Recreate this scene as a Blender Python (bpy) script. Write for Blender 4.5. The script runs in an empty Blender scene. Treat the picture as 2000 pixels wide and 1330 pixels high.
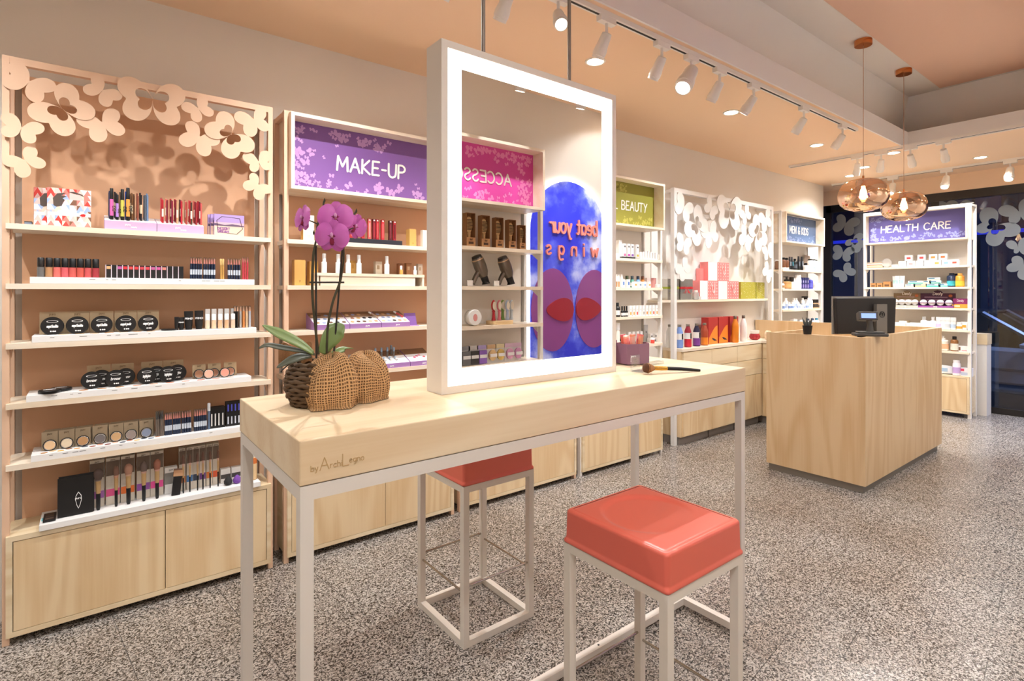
import bpy, math, random
from mathutils import Vector, Matrix
random.seed(7)
S = bpy.context.scene
COL = S.collection
PI = math.pi
# ------------------------------------------------------------------ camera
F = 1056.93; A = math.radians(52.127); CA, SA = math.cos(A), math.sin(A); EYE = 1.40
cd = bpy.data.cameras.new('camera'); cam = bpy.data.objects.new('camera', cd); COL.objects.link(cam)
cam.location = (0, 0, EYE); cam.rotation_euler = (PI/2, 0, A-PI/2)
cd.sensor_width = 36; cd.lens = 36*F/2000; cd.shift_y = (569-665)/2000; cd.clip_start = .02
S.camera = cam
# ------------------------------------------------------------------ exposure and night sky
S.view_settings.view_transform = 'Standard'; S.view_settings.look = 'None'
S.view_settings.gamma = 1; S.view_settings.use_curve_mapping = False
S.view_settings.exposure = 0.46
W = bpy.data.worlds.new('night_sky'); S.world = W; W.use_nodes = True
W.node_tree.nodes['Background'].inputs[0].default_value = (.05, .09, .25, 1)
W.node_tree.nodes['Background'].inputs[1].default_value = .35
P_TRACK, P_DOWN, P_BACK, P_PEND, E_LED = 18, 74, 17, 5, 3.0     # lamp powers
WARM = (1.0, .80, .60); NEUT = (.955, .985, 1.0)
# ------------------------------------------------------------------ photo measure -> place on a real plane
def PX(px, Y):
    r = (px-1000)/F; return Y*(CA+r*SA)/(SA-r*CA)
def PY(px, X):
    r = (px-1000)/F; return X*(SA-r*CA)/(CA+r*SA)
def ZY(px, py, Y):
    r = (px-1000)/F; return EYE-(py-569)/F*Y/(SA-r*CA)
# ------------------------------------------------------------------ materials
def hx(h):
    h = h.lstrip('#'); c = [int(h[i:i+2], 16)/255 for i in (0, 2, 4)]
    return tuple(x/12.92 if x <= .04045 else ((x+.055)/1.055)**2.4 for x in c)
MC = {}
def mat(h, rough=.5, metal=0., emit=0., trans=0., alpha=1., ior=1.45, coat=0.):
    k = (h, rough, metal, emit, trans, alpha, ior, coat)
    if k in MC: return MC[k]
    m = bpy.data.materials.new('paint_'+h.strip('#')); m.use_nodes = True
    b = m.node_tree.nodes['Principled BSDF']; c = hx(h)+(1,)
    b.inputs['Base Color'].default_value = c; b.inputs['Roughness'].default_value = rough
    b.inputs['Metallic'].default_value = metal; b.inputs['IOR'].default_value = ior
    b.inputs['Transmission Weight'].default_value = trans; b.inputs['Alpha'].default_value = alpha
    b.inputs['Coat Weight'].default_value = coat
    if emit: b.inputs['Emission Color'].default_value = c; b.inputs['Emission Strength'].default_value = emit
    MC[k] = m; return m
def nodes(name):
    m = bpy.data.materials.new(name); m.use_nodes = True; nt = m.node_tree
    return m, nt, nt.nodes['Principled BSDF'], (lambda t, **k: _n(nt, t, k)), nt.links.new
def _n(nt, t, k):
    n = nt.nodes.new('ShaderNode'+t)
    for a, v in k.items():
        if a.startswith('i_'): n.inputs[a[2:].replace('_', ' ')].default_value = v
        else: setattr(n, a, v)
    return n
def ramp(n, stops):
    e = n.color_ramp.elements
    while len(e) < len(stops): e.new(.5)
    for i, (p, c) in enumerate(stops): e[i].position = p; e[i].color = c+(1,)
def wood(name, light, dark, axis, ringk=70, rough=.45, knots=.0):
    m, nt, b, N, L = nodes(name)
    g = N('NewGeometry'); mp = N('Mapping'); s = [2.6, 2.6, 2.6]; s['xyz'.index(axis)] = .38
    mp.inputs['Scale'].default_value = s; L(g.outputs['Position'], mp.inputs['Vector'])
    n1 = N('TexNoise', i_Scale=1.0, i_Detail=2.5, i_Roughness=.45, i_Distortion=.35); L(mp.outputs[0], n1.inputs['Vector'])
    mu = N('Math', operation='MULTIPLY'); mu.inputs[1].default_value = ringk; L(n1.outputs[0], mu.inputs[0])
    si = N('Math', operation='SINE'); L(mu.outputs[0], si.inputs[0])
    mp2 = N('Mapping'); s2 = [90, 90, 90]; s2['xyz'.index(axis)] = 3; mp2.inputs['Scale'].default_value = s2
    L(g.outputs['Position'], mp2.inputs['Vector'])
    n2 = N('TexNoise', i_Scale=1.0, i_Detail=2.0); L(mp2.outputs[0], n2.inputs['Vector'])
    mr = N('MapRange'); mr.inputs[1].default_value = -1; mr.inputs[2].default_value = 1; L(si.outputs[0], mr.inputs[0])
    ad = N('MixRGB'); ad.inputs[0].default_value = .5; L(mr.outputs[0], ad.inputs[1]); L(n2.outputs[0], ad.inputs[2])
    n3 = N('TexNoise', i_Scale=.9, i_Detail=1.0); L(mp.outputs[0], n3.inputs['Vector'])
    ad2 = N('MixRGB'); ad2.inputs[0].default_value = .35; L(ad.outputs[0], ad2.inputs[1]); L(n3.outputs[0], ad2.inputs[2])
    r = N('ValToRGB'); ramp(r, [(.18, hx(dark)), (.62, hx(light))]); L(ad2.outputs[0], r.inputs[0])
    L(r.outputs[0], b.inputs['Base Color']); b.inputs['Roughness'].default_value = rough
    return m
def granite():
    m, nt, b, N, L = nodes('granite_speckle')
    g = N('NewGeometry')
    nz = N('TexNoise', i_Scale=60.0, i_Detail=2.0); L(g.outputs['Position'], nz.inputs['Vector'])
    mx = N('MixRGB'); mx.inputs[0].default_value = .012; L(g.outputs['Position'], mx.inputs[1]); L(nz.outputs['Color'], mx.inputs[2])
    v = N('TexVoronoi', i_Scale=230.0); L(mx.outputs[0], v.inputs['Vector'])
    sp = N('SeparateColor'); L(v.outputs['Color'], sp.inputs[0])
    cl = N('TexNoise', i_Scale=75.0, i_Detail=3.0, i_Roughness=.7); L(g.outputs['Position'], cl.inputs['Vector'])
    a = N('MixRGB'); a.inputs[0].default_value = .55; L(sp.outputs[0], a.inputs[1]); L(cl.outputs[0], a.inputs[2])
    r = N('ValToRGB'); ramp(r, [(.28, hx('1c1917')), (.38, hx('4a443f')), (.47, hx('867f79')), (.58, hx('b0a9a2')), (.74, hx('cfc9c2'))])
    L(a.outputs[0], r.inputs[0])
    big = N('TexNoise', i_Scale=1.3, i_Detail=3.0); L(g.outputs['Position'], big.inputs['Vector'])
    r2 = N('ValToRGB'); ramp(r2, [(.3, hx('e4dad2')), (.7, (1, 1, 1))]); L(big.outputs[0], r2.inputs[0])
    mm = N('MixRGB', blend_type='MULTIPLY'); mm.inputs[0].default_value = 1; L(r.outputs[0], mm.inputs[1]); L(r2.outputs[0], mm.inputs[2])
    L(mm.outputs[0], b.inputs['Base Color']); b.inputs['Roughness'].default_value = .24
    return m
def burlap(name='burlap_weave', light='cda06e', dark='6b4a2c'):
    m, nt, b, N, L = nodes(name)
    tc = N('TexCoord')
    def wv(d, sc):
        w = N('TexWave', wave_type='BANDS', bands_direction=d); w.inputs['Scale'].default_value = sc
        w.inputs['Distortion'].default_value = 2.2; w.inputs['Detail'].default_value = 1.5; w.inputs['Detail Scale'].default_value = 1.2
        L(tc.outputs['UV'], w.inputs['Vector']); return w
    w1, w2 = wv('X', 2.2), wv('Y', 2.2)
    mx = N('MixRGB', blend_type='LIGHTEN'); mx.inputs[0].default_value = 1
    L(w1.outputs[0], mx.inputs[1]); L(w2.outputs[0], mx.inputs[2])
    r = N('ValToRGB'); ramp(r, [(.45, hx(dark)), (.8, hx(light))]); L(mx.outputs[0], r.inputs[0])
    L(r.outputs[0], b.inputs['Base Color']); b.inputs['Roughness'].default_value = .9
    bp = N('Bump'); bp.inputs['Strength'].default_value = .6; bp.inputs['Distance'].default_value = .004
    L(mx.outputs[0], bp.inputs['Height']); L(bp.outputs[0], b.inputs['Normal'])
    return m
def clear_glass(name, tint='ffffff', refl=1.0):
    m = bpy.data.materials.new(name); m.use_nodes = True; nt = m.node_tree; nt.nodes.clear()
    N = lambda t, **k: _n(nt, t, k); L = nt.links.new
    o = N('OutputMaterial'); t = N('BsdfTransparent'); t.inputs[0].default_value = hx(tint)+(1,)
    g = N('BsdfGlossy'); g.inputs['Roughness'].default_value = .02
    lw = N('LayerWeight'); lw.inputs[0].default_value = .5
    pw = N('Math', operation='POWER'); pw.inputs[1].default_value = 3.0; L(lw.outputs['Facing'], pw.inputs[0])
    mu = N('Math', operation='MULTIPLY_ADD'); mu.inputs[1].default_value = .5*refl; mu.inputs[2].default_value = .05*refl; L(pw.outputs[0], mu.inputs[0])
    mx = N('MixShader'); L(mu.outputs[0], mx.inputs[0]); L(t.outputs[0], mx.inputs[1]); L(g.outputs[0], mx.inputs[2]); L(mx.outputs[0], o.inputs[0])
    return m
def sky_print():
    # printed photograph of clouds on the lit arch panel (flat print)
    m, nt, b, N, L = nodes('cloud_print')
    g = N('NewGeometry'); mp = N('Mapping'); mp.inputs['Location'].default_value = (.55, 0, .1)
    L(g.outputs['Position'], mp.inputs['Vector'])
    n = N('TexNoise', i_Scale=2.3, i_Detail=6.0, i_Roughness=.58); L(mp.outputs[0], n.inputs['Vector'])
    r = N('ValToRGB'); ramp(r, [(.44, hx('2a33c8')), (.52, hx('5260dc')), (.60, hx('aab2ee')), (.70, hx('dfe3f6'))])
    L(n.outputs[0], r.inputs[0]); L(r.outputs[0], b.inputs['Base Color']); b.inputs['Roughness'].default_value = .4
    L(r.outputs[0], b.inputs['Emission Color']); b.inputs['Emission Strength'].default_value = .12
    return m
PEACH = mat('e5c0a2', .5); PEACHB = mat('d8a985', .55); WHITE = mat('ece7e1', .45); OFFW = mat('e4ddd4', .6)
PLY = wood('birch_along_x', 'e9d6b4', 'dabf94', 'x'); PLYZ = wood('birch_along_z', 'e8cfa6', 'd8b687', 'z')
PLYY = wood('birch_along_y', 'e9d6b4', 'dabf94', 'y')
SHELFW = wood('pale_birch_edge', 'f2e4d0', 'e8d2b4', 'x', 50); SHELFY = wood('pale_birch_edge_y', 'f2e4d0', 'e8d2b4', 'y', 50)
COUNTER = wood('counter_birch', 'dabd94', 'caa577', 'z', 60)
TABLEW = wood('table_maple', 'e8d3b2', 'd9bc94', 'x', 60)
GRAN = granite(); STEELW = mat('ded5cb', .4); CORAL = mat('e36c5a', .32, coat=.15); CHROME = mat('b9b2a8', .25, 1.0)
BLACK = mat('141213', .4); DARK = mat('2a2624', .5); TRAYW = mat('f4f2f0', .35); COPPER = mat('d58a55', .25, 1.0)
ACRYL = clear_glass('clear_acrylic', 'f4f8fa', 1.2); KRAFT = mat('b18a63', .7); GREYM = mat('8d8782', .5)
# ------------------------------------------------------------------ mesh builder
class MB:
    def __init__(s): s.v = []; s.f = []; s.m = []
    def add(s, V, Fs, mi=0):
        o = len(s.v); s.v += [tuple(p) for p in V]
        for f in Fs: s.f.append(tuple(o+i for i in f)); s.m.append(mi)
        return s
    def box(s, x0, x1, y0, y1, z0, z1, mi=0):
        V = [(x0, y0, z0), (x1, y0, z0), (x1, y1, z0), (x0, y1, z0), (x0, y0, z1), (x1, y0, z1), (x1, y1, z1), (x0, y1, z1)]
        return s.add(V, [(3, 2, 1, 0), (4, 5, 6, 7), (0, 1, 5, 4), (1, 2, 6, 5), (2, 3, 7, 6), (3, 0, 4, 7)], mi)
    def lathe(s, prof, seg=16, c=(0, 0, 0), mi=0, sx=1, sy=1):
        V = []; n = len(prof)
        for r, z in prof:
            for k in range(seg):
                a = 2*PI*k/seg; V.append((c[0]+r*math.cos(a)*sx, c[1]+r*math.sin(a)*sy, c[2]+z))
        Fs = [(i*seg+k, i*seg+(k+1) % seg, (i+1)*seg+(k+1) % seg, (i+1)*seg+k) for i in range(n-1) for k in range(seg)]
        if prof[0][0] > 1e-5: Fs.append(tuple(range(seg))[::-1])
        if prof[-1][0] > 1e-5: Fs.append(tuple((n-1)*seg+k for k in range(seg)))
        return s.add(V, Fs, mi)
    def tube(s, pts, r, seg=8, mi=0, cap=True):
        pts = [Vector(p) for p in pts]; n = len(pts); V = []
        up = Vector((.13, .31, .94))
        for i, p in enumerate(pts):
            d = (pts[min(i+1, n-1)]-pts[max(i-1, 0)]).normalized()
            a = d.cross(up)
            if a.length < 1e-3: a = d.cross(Vector((1, 0, 0)))
            a.normalize(); b = d.cross(a); rr = r[i] if isinstance(r, (list, tuple)) else r
            for k in range(seg):
                t = 2*PI*k/seg; V.append(p+a*rr*math.cos(t)+b*rr*math.sin(t))
        Fs = [(i*seg+k, i*seg+(k+1) % seg, (i+1)*seg+(k+1) % seg, (i+1)*seg+k) for i in range(n-1) for k in range(seg)]
        if cap: Fs += [tuple(range(seg))[::-1], tuple((n-1)*seg+k for k in range(seg))]
        return s.add(V, Fs, mi)
    def prism(s, poly, y0, y1, mi=0, plane='xz'):
        n = len(poly)
        P = {'xz': lambda a, b, y: (a, y, b), 'xy': lambda a, b, y: (a, b, y), 'yz': lambda a, b, y: (y, a, b)}[plane]
        V = [P(a, b, y0) for a, b in poly]+[P(a, b, y1) for a, b in poly]
        Fs = [tuple(range(n)), tuple(range(n, 2*n))[::-1]]+[(i, i+n, (i+1) % n+n, (i+1) % n) for i in range(n)]
        return s.add(V, Fs, mi)
    def ring(s, outer, inner, y0, y1, mi=0):
        n = len(outer); V = [(a, y, b) for y in (y0, y1) for poly in (outer, inner) for a, b in poly]
        Fs = []
        for i in range(n):
            j = (i+1) % n
            Fs += [(i, j, n+j, n+i), (2*n+i, 3*n+i, 3*n+j, 2*n+j), (i, 2*n+i, 2*n+j, j), (n+i, n+j, 3*n+j, 3*n+i)]
        return s.add(V, Fs, mi)
    def move(s, M, start=0):
        for i in range(start, len(s.v)): s.v[i] = tuple(M @ Vector(s.v[i]))
        return s
    def mesh(s, name, mats, smooth=None):
        me = bpy.data.meshes.new(name); me.from_pydata(s.v, [], s.f)
        for m in (mats if isinstance(mats, (list, tuple)) else [mats]): me.materials.append(m)
        for p, i in zip(me.polygons, s.m): p.material_index = i
        if smooth:
            me.polygons.foreach_set('use_smooth', [True]*len(me.polygons)); me.set_sharp_from_angle(angle=math.radians(smooth))
        me.update(); return me
def B(): return MB()
def bx(*a): return MB().box(*a)
def lat(p, seg=16, **k): return MB().lathe(p, seg, **k)
def link(name, me, parent=None, loc=(0, 0, 0)):
    o = bpy.data.objects.new(name, me); COL.objects.link(o); o.location = loc
    if parent: o.parent = parent
    return o
def tag(o, label, cat, group=None, kind=None):
    if label: o['label'] = label
    if cat: o['category'] = cat
    if group: o['group'] = group
    if kind: o['kind'] = kind
    return o
def struct(name, mb, m, parent=None):
    o = link(name, mb.mesh(name, m), parent)
    if not parent: o['kind'] = 'structure'
    return o
def root(name, label, cat, loc=(0, 0, 0), rz=0, group=None):
    o = link(name, None, None, loc); o.rotation_euler = (0, 0, rz); o.empty_display_size = .05
    return tag(o, label, cat, group)
def part(par, name, mb, m, smooth=None, label=None, bevel=0):
    o = link(name, mb.mesh(name, m, smooth), par)
    if label: o['label'] = label
    if bevel:
        md = o.modifiers.new('bevel', 'BEVEL'); md.width = bevel; md.segments = 2; md.limit_method = 'ANGLE'
    return o
def one(name, mb, m, label, cat, loc=(0, 0, 0), rz=0, group=None, smooth=None, bevel=0):
    o = part(None, name, mb, m, smooth, None, bevel); o.location = loc; o.rotation_euler = (0, 0, rz)
    return tag(o, label, cat, group)
# a product kind is built once (shared meshes) and then set out as often as the photo shows it
class Kind:
    def __init__(s, name, cat): s.name = name; s.cat = cat; s.p = []
    def add(s, name, mb, m, smooth=None, parent=None, label=None):
        s.p.append((name, mb.mesh(name, m, smooth), parent, label)); return s
def put(k, label, x, y, z, rz=0, group=None, rx=0, ry=0, sc=1):
    if len(k.p) == 1:
        o = link(k.name, k.p[0][1])
    else:
        o = link(k.name, None); o.empty_display_size = .02; made = []
        for n, me, par, lb in k.p:
            c = link(n, me, made[par] if par is not None else o); made.append(c)
            if lb: c['label'] = lb
    o.location = (x, y, z+.0005); o.rotation_euler = (rx, ry, rz); o.scale = (sc, sc, sc)
    return tag(o, label, k.cat, group)
ORD = ['first', 'second', 'third', 'fourth', 'fifth', 'sixth', 'seventh', 'eighth', 'ninth', 'tenth', 'eleventh', 'twelfth', 'thirteenth', 'fourteenth']
# ------------------------------------------------------------------ lettering: rounded pen strokes on a 10-high grid
GL = {
'A': (7.4, ["0,0 3.7,10 7.4,0", "1.4,3.6 6,3.6"]), 'B': (6.2, ["0,0 0,10", "~0,10 3.6,9.8 5.2,8 3.8,5.6 0,5.2", "~0,5.2 4.4,5 6.2,2.8 4.4,.3 0,0"]),
'C': (6.6, ["~6.6,8.6 4.4,10 1.8,9.2 .2,6.4 .2,3.4 1.8,.8 4.4,0 6.6,1.4"]), 'D': (6.8, ["0,0 0,10", "~0,10 4,9.4 6.6,6.4 6.4,3 4,.4 0,0"]),
'E': (5.6, ["5.6,10 .2,10 0,0 5.6,.1", "0,5.2 4.6,5.3"]), 'F': (5.4, ["5.4,10 0,10 0,0", "0,5.2 4.4,5.2"]), 'G': (7, ["~6.6,8.6 4.4,10 1.6,9 .2,6 .4,2.8 2.6,.2 5.2,.2 6.8,2 6.8,4.6", "6.8,4.6 4.2,4.6"]),
'H': (6.8, ["0,0 .2,10", "6.6,0 6.8,10", "0,5 6.8,5.2"]), 'I': (.8, [".4,0 .4,10"]), 'K': (6.4, ["0,0 0,10", "5.8,10 .2,4.6 6.4,0"]), 'L': (5.2, ["0,10 0,0 5.2,0"]),
'M': (8.4, ["0,0 .6,10 4.2,3 7.8,10 8.4,0"]), 'N': (6.8, ["0,0 .2,10 6.6,0 6.8,10"]), 'O': (7.4, ["~3.7,10 1,8.8 0,5 1,1.2 3.7,0 6.4,1.2 7.4,5 6.4,8.8 3.7,10"]),
'P': (5.8, ["0,0 0,10", "~0,10 3.8,9.8 5.8,7.6 4.4,5.2 0,4.6"]), 'R': (6.2, ["0,0 0,10", "~0,10 3.8,9.8 5.8,7.6 4.2,5.4 0,5", "2.6,5 6.2,0"]),
'S': (5.8, ["~5.4,8.6 3.6,10 1.2,9.4 .4,7.4 2.2,5.6 4.6,4.4 5.6,2.4 4,.2 1.6,.2 .2,1.6"]), 'T': (6.6, ["0,10 6.6,10", "3.3,10 3.3,0"]),
'U': (6.6, ["~0,10 .1,4 .8,1.2 3.3,0 5.8,1.2 6.5,4 6.6,10"]), 'W': (9, ["0,10 2.2,0 4.5,7 6.8,0 9,10"]), 'Y': (6.6, ["0,10 3.4,5 6.6,10", "3.4,5 2.4,0"]),
'&': (7, ["~7,0 3,5.6 1.6,8 2.6,9.8 4.4,9.2 4.2,7.4 1,4.4 .4,2 2,0 4.4,.6 6.6,4.2"]), '-': (4, [".4,4.6 3.8,4.6"]), ' ': (3.6, []),
'a': (5.2, ["~5,5.4 3,6.4 .8,5.4 .2,3 1.2,.4 3.2,.4 5,2.6", "5.1,6.2 5,0"]), 'b': (5.2, ["0,10 0,0", "~0,3.6 2,6.2 4.4,5.8 5.2,3.2 4.2,.4 2,0 0,1.6"]), 'c': (4.8, ["~4.8,5.2 2.8,6.4 .6,5 .2,2.4 1.8,.2 4.6,1"]),
'd': (5.2, ["5,10 5,0", "~5,4.6 3,6.4 .8,5.4 .2,3 1.4,.2 3.4,.4 5,2.4"]), 'e': (5, ["~.4,3.2 4.8,3.6 4.2,5.8 2.4,6.4 .6,5 .2,2.6 1.6,.2 4.6,.8"]), 'f': (3.8, ["~3.8,9.4 2.4,10 1.6,8.4 1.4,0", "0,6.2 3.4,6.2"]),
'g': (5.2, ["~5,5.2 3,6.4 .8,5.4 .2,3 1.4,.6 3.4,.8 5,2.6", "~5.1,6.2 5,-1.6 3.6,-3.6 1.2,-3.2"]), 'h': (5, ["0,10 0,0", "~0,4 2,6.2 4.2,5.6 4.8,3.4 4.9,0"]), 'i': (.8, [".4,6.2 .4,0", ".4,8.6 .4,8.9"]),
'k': (4.6, ["0,10 0,0", "4.2,6.2 .2,2.6 4.6,0"]), 'v': (5, ["0,6.2 2.5,0 5,6.2"]), 'x': (4.6, ["0,6.2 4.6,0", "4.6,6.2 0,0"]), 'j': (2, ["1.6,6.2 1.4,-2.6 0,-3.4"]), 'q': (5.2, ["~5,5.2 3,6.4 .8,5.4 .2,3 1.4,.4 3.4,.6 5,2.6", "5.1,6.2 5,-3.6"]),
'l': (.8, [".4,10 .4,0"]), 'm': (7.6, ["0,6.2 0,0", "~0,4 1.6,6.2 3.4,5.6 3.8,0", "~3.8,4 5.4,6.2 7.2,5.6 7.6,0"]), 'n': (5, ["0,6.2 0,0", "~0,4 2,6.2 4.2,5.6 4.9,3.4 5,0"]), 'o': (5.2, ["~2.6,6.4 .7,5.4 0,3.1 .7,.9 2.6,0 4.5,.9 5.2,3.1 4.5,5.4 2.6,6.4"]),
'p': (5.2, ["0,6.2 0,-3.6", "~0,4.2 2,6.4 4.4,5.8 5.2,3.2 4.2,.4 2,0 0,1.8"]), 'r': (3.8, ["0,6.2 0,0", "~0,3.4 1.4,5.8 3.8,6"]), 's': (4.4, ["~4.2,5.4 2.6,6.4 .8,5.8 .6,4.2 2.4,3.2 4,2.2 3.8,.6 2,0 .2,.9"]),
't': (3.6, ["1.6,9 1.6,1.4 2.4,.1 3.6,.4", "0,6.3 3.4,6.3"]), 'u': (5, ["~0,6.2 .1,2.6 1.2,.2 3,.2 4.8,2.2", "4.9,6.2 5,0"]), 'w': (7.4, ["0,6.2 1.8,0 3.7,5 5.6,0 7.4,6.2"]), 'y': (5, ["0,6.2 2.6,.4", "5,6.2 1.8,-3.4 .4,-3.4"]), 'z': (4.4, ["0,6.2 4.4,6.2 0,0 4.4,0"]),
}
def _spl(p, n=5):
    o = []; k = len(p); cl = p[0] == p[-1]
    for i in range(k-1):
        p0 = p[i-1] if i else (p[-2] if cl else p[0]); p1, p2 = p[i], p[i+1]; p3 = p[i+2] if i+2 < k else (p[1] if cl else p[-1])
        for t in range(n):
            t /= n
            o.append(tuple(.5*(2*b+(c-a)*t+(2*a-5*b+4*c-d)*t*t+(3*b-a-3*c+d)*t**3) for a, b, c, d in zip(p0, p1, p2, p3)))
    return o+[p[-1]]
def text(mb, s, x, z, h, wt=.1, y=0., depth=.001, anchor='c', sp=2.0, slant=0., mi=0, fx=1., seg=5):
    """strokes in the xz plane facing -y; x,z = anchor point on the base line; h = cap height"""
    k = h/10; tot = sum(GL[c][0]+sp for c in s)-sp; ox = {'c': -tot/2, 'l': 0, 'r': -tot}[anchor]
    w = wt*h/2; q = 0; rnd = [(math.cos(2*PI*i/8), math.sin(2*PI*i/8)) for i in range(8)]
    for c in s:
        gw, st = GL[c]
        for t in st:
            sm = t[0] == '~'; P = [tuple(map(float, q.split(','))) for q in t.lstrip('~').split()]
            if sm: P = _spl(P, seg)
            Q = [(x+(ox+a+slant*b)*k*fx, z+b*k) for a, b in P]
            for i, (a, b) in enumerate(Q):
                if depth < .002 and 0 < i < len(Q)-1 and h < .02: pass
                else: q += 1; mb.prism([(a+w*u, b+w*v) for u, v in rnd], y-depth-(q % 23)*2.5e-5, y, mi)
                if i:
                    a0, b0 = Q[i-1]; dx, dz = a-a0, b-b0; l = math.hypot(dx, dz) or 1; nx, nz = -dz/l*w, dx/l*w
                    q += 1; mb.prism([(a0+nx, b0+nz), (a0-nx, b0-nz), (a-nx, b-nz), (a+nx, b+nz)], y-depth-(q % 23)*2.5e-5, y, mi)
        ox += gw+sp
    return mb
def letters(par, s, x, z, h, wt, y, depth, m, sp=2.0, fx=1., slant=0., width=None):
    tot = sum(GL[c][0]+sp for c in s)-sp; k = h/10
    if width: fx = width/(tot*k)
    ox = -tot/2
    for c in s:
        if GL[c][1]:
            mb = text(B(), c, x+ox*k*fx, z, h, wt, y, depth, 'l', sp, slant, fx=fx); part(par, 'letter', mb, m)
        ox += GL[c][0]+sp
# ------------------------------------------------------------------ butterfly outline (four lobes around the body point)
def bfly(c, tips, n=120, kk=2.0, pw=.5, e=.74):
    lob = []
    for t in tips:
        dx, dz = t[0]-c[0], t[1]-c[1]; lob.append((.91*math.hypot(dx, dz), math.atan2(dz, dx)))
    wrap = lambda d: (d+PI) % (2*PI)-PI
    m = min(l for l, a in lob)*.05; out = []
    for i in range(n):
        th = 2*PI*i/n; r = m
        for q, (l, a) in enumerate(lob):
            d = wrap(th-a); side = wrap(lob[q ^ 1][1]-a)            # partner lobe of the same heart-shaped wing
            if d*side > 0:
                if abs(d) < abs(side)*.75: r = max(r, l*e*e*math.cos(d)/(e*e*math.cos(d)**2+math.sin(d)**2))
            elif abs(d)*kk < PI/2: r = max(r, l*math.cos(d*kk)**pw)
        out.append((c[0]+r*math.cos(th), c[1]+r*math.sin(th)))
    return out
def bf_std(x, z, s, rot, n=28):
    return bfly((x, z), [(x+s*l*math.cos(a+rot), z+s*l*math.sin(a+rot)) for l, a in ((1, .62), (.8, -.42), (1, PI-.62), (.8, PI+.42))], n)
# layout of the laser-cut screen, measured once on the near shelf: body point, four wing tips, cut-out size
_BF = [((190, 262), (60, 125), (-5, 270), (383, 305), (255, 410), 0), ((405, 440), (452, 262), (640, 465), (160, 478), (415, 635), .44),
 ((668, 322), (605, 212), (525, 318), (805, 375), (700, 440), 0), ((990, 382), (745, 250), (800, 500), (1215, 330), (1165, 555), .5),
 ((665, 530), (775, 445), (825, 600), (478, 505), (615, 665), 0), ((1288, 440), (1335, 358), (1398, 475), (1165, 425), (1265, 535), 0),
 ((1295, 625), (1210, 515), (1150, 660), (1440, 655), (1345, 762), 0), ((1495, 610), (1435, 445), (1308, 565), (1660, 715), (1495, 782), .42),
 ((1650, 510), (1507, 490), (1605, 628), (1725, 440), (1755, 582), 0), ((1680, 785), (1565, 740), (1625, 850), (1755, 718), (1762, 832), 0),
 ((1675, 935), (1625, 853), (1565, 945), (1768, 985), (1685, 1045), 0), ((142, 568), (5, 470), (0, 608), (305, 570), (225, 676), 0),
 ((162, 775), (0, 785), (135, 898), (225, 680), (312, 805), 0)]
def _tr(p, Y=2.90): px, py = p[0]/3.325, 80+p[1]/3.325; return (PX(px, Y)+.277, ZY(px, py, Y)-2.332)
BFLY = [([_tr(q) for q in b[:5]], b[5]) for b in _BF]
# ================================================================== the room
WALLM = mat('e8e0d6', .75); CEILM = mat('f8d6b4', .75); SALM = mat('f2cbb4', .75); COVM = mat('f7f3ee', .7); FASC = mat('f0ebe8', .6)
WY = 3.14; ZC = 2.803
fl = struct('floor', bx(-2.3, 8.3, -1.7, 3.4, -.12, -.004), mat('77706a', .6))
# granite tiles, half-bond, laid at a slight angle to the walls
TS = .39; rot = math.radians(6.5); cr, sr = math.cos(rot), math.sin(rot); g = .0012
tile_me = MB().box(-TS/2+g, TS/2-g, -TS/2+g, TS/2-g, -.012, 0).mesh('floor_tile', GRAN)
for i in range(-4, 26):
    for j in range(-6, 14):
        u = 3.13+TS*(i-8)+TS/2; v = .40+TS*(j+(i % 2)*.5)
        x = u*cr-v*sr; y = u*sr+v*cr
        if -.9 < x < 8.35 and .0 < y < 3.3 and (y > .12*x-.35):
            o = link('floor_tile', tile_me, fl, (x, y, 0)); o.rotation_euler = (0, 0, rot)
rest = struct('floor_edge', bx(-2.3, 1.4, -1.7, .0, -.012, -.003), GRAN, fl)
struct('wall_left', bx(-2.3, 7.69, WY, WY+.4, 0, 3.6), WALLM)
struct('wall_rear', bx(-2.5, -2.2, -1.7, 3.4, 0, 3.6), WALLM)
wr = B().box(-2.3, 1.33, -1.8, -1.6, 0, 3.6).box(1.36, 1.5, -1.7, -.075, 0, 3.6).box(1.5, 2.37, -.3, -.075, 0, 3.6).box(2.37, 8.4, -.3, -.12, 0, 3.6)
struct('wall_right', wr, WALLM)
struct('wall_back', B().box(8.16, 8.34, -.3, 3.6, 2.60, 3.6).box(8.16, 8.34, 3.36, 3.6, 0, 2.6), CEILM)
# ceiling: peach soffit round a raised white coffer
FY, FX, FR = 1.815, 6.32, .42
ce = B().box(-2.3, 8.3, FY, 3.5, ZC, 2.955).box(FX, 8.3, -.3, FY, ZC, 2.955).box(-2.3, FX, -1.8, FR, ZC, 2.955)
struct('ceiling', ce, CEILM)
struct('trim_1', B().box(-2.2, FX, FY-.012, FY, ZC-.001, 2.958).box(FX-.012, FX, FR, FY, ZC-.001, 2.958).box(-2.2, FX, FR, FR+.012, ZC-.001, 2.958), FASC)
cv = B()
zt, zb = 3.40, 2.955
cv.add([(-2.2, 1.89, zt), (6.64, 1.89, zt), (6.86, 2.08, zb), (-2.2, 2.08, zb)], [(0, 1, 2, 3)])
cv.add([(6.64, 1.89, zt), (6.64, .35, zt), (6.86, .2, zb), (6.86, 2.08, zb)], [(0, 1, 2, 3)])
cv.add([(-2.2, .35, zt), (6.64, .35, zt), (6.86, .2, zb), (-2.2, .2, zb)], [(3, 2, 1, 0)])
cv.box(-2.2, 6.9, .2, 2.1, zt, zt+.05)
struct('ceiling_coffer', cv, COVM)
struct('ceiling_panel', bx(-2.2, 6.56, .55, 1.61, zt-.012, zt), SALM)
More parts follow.
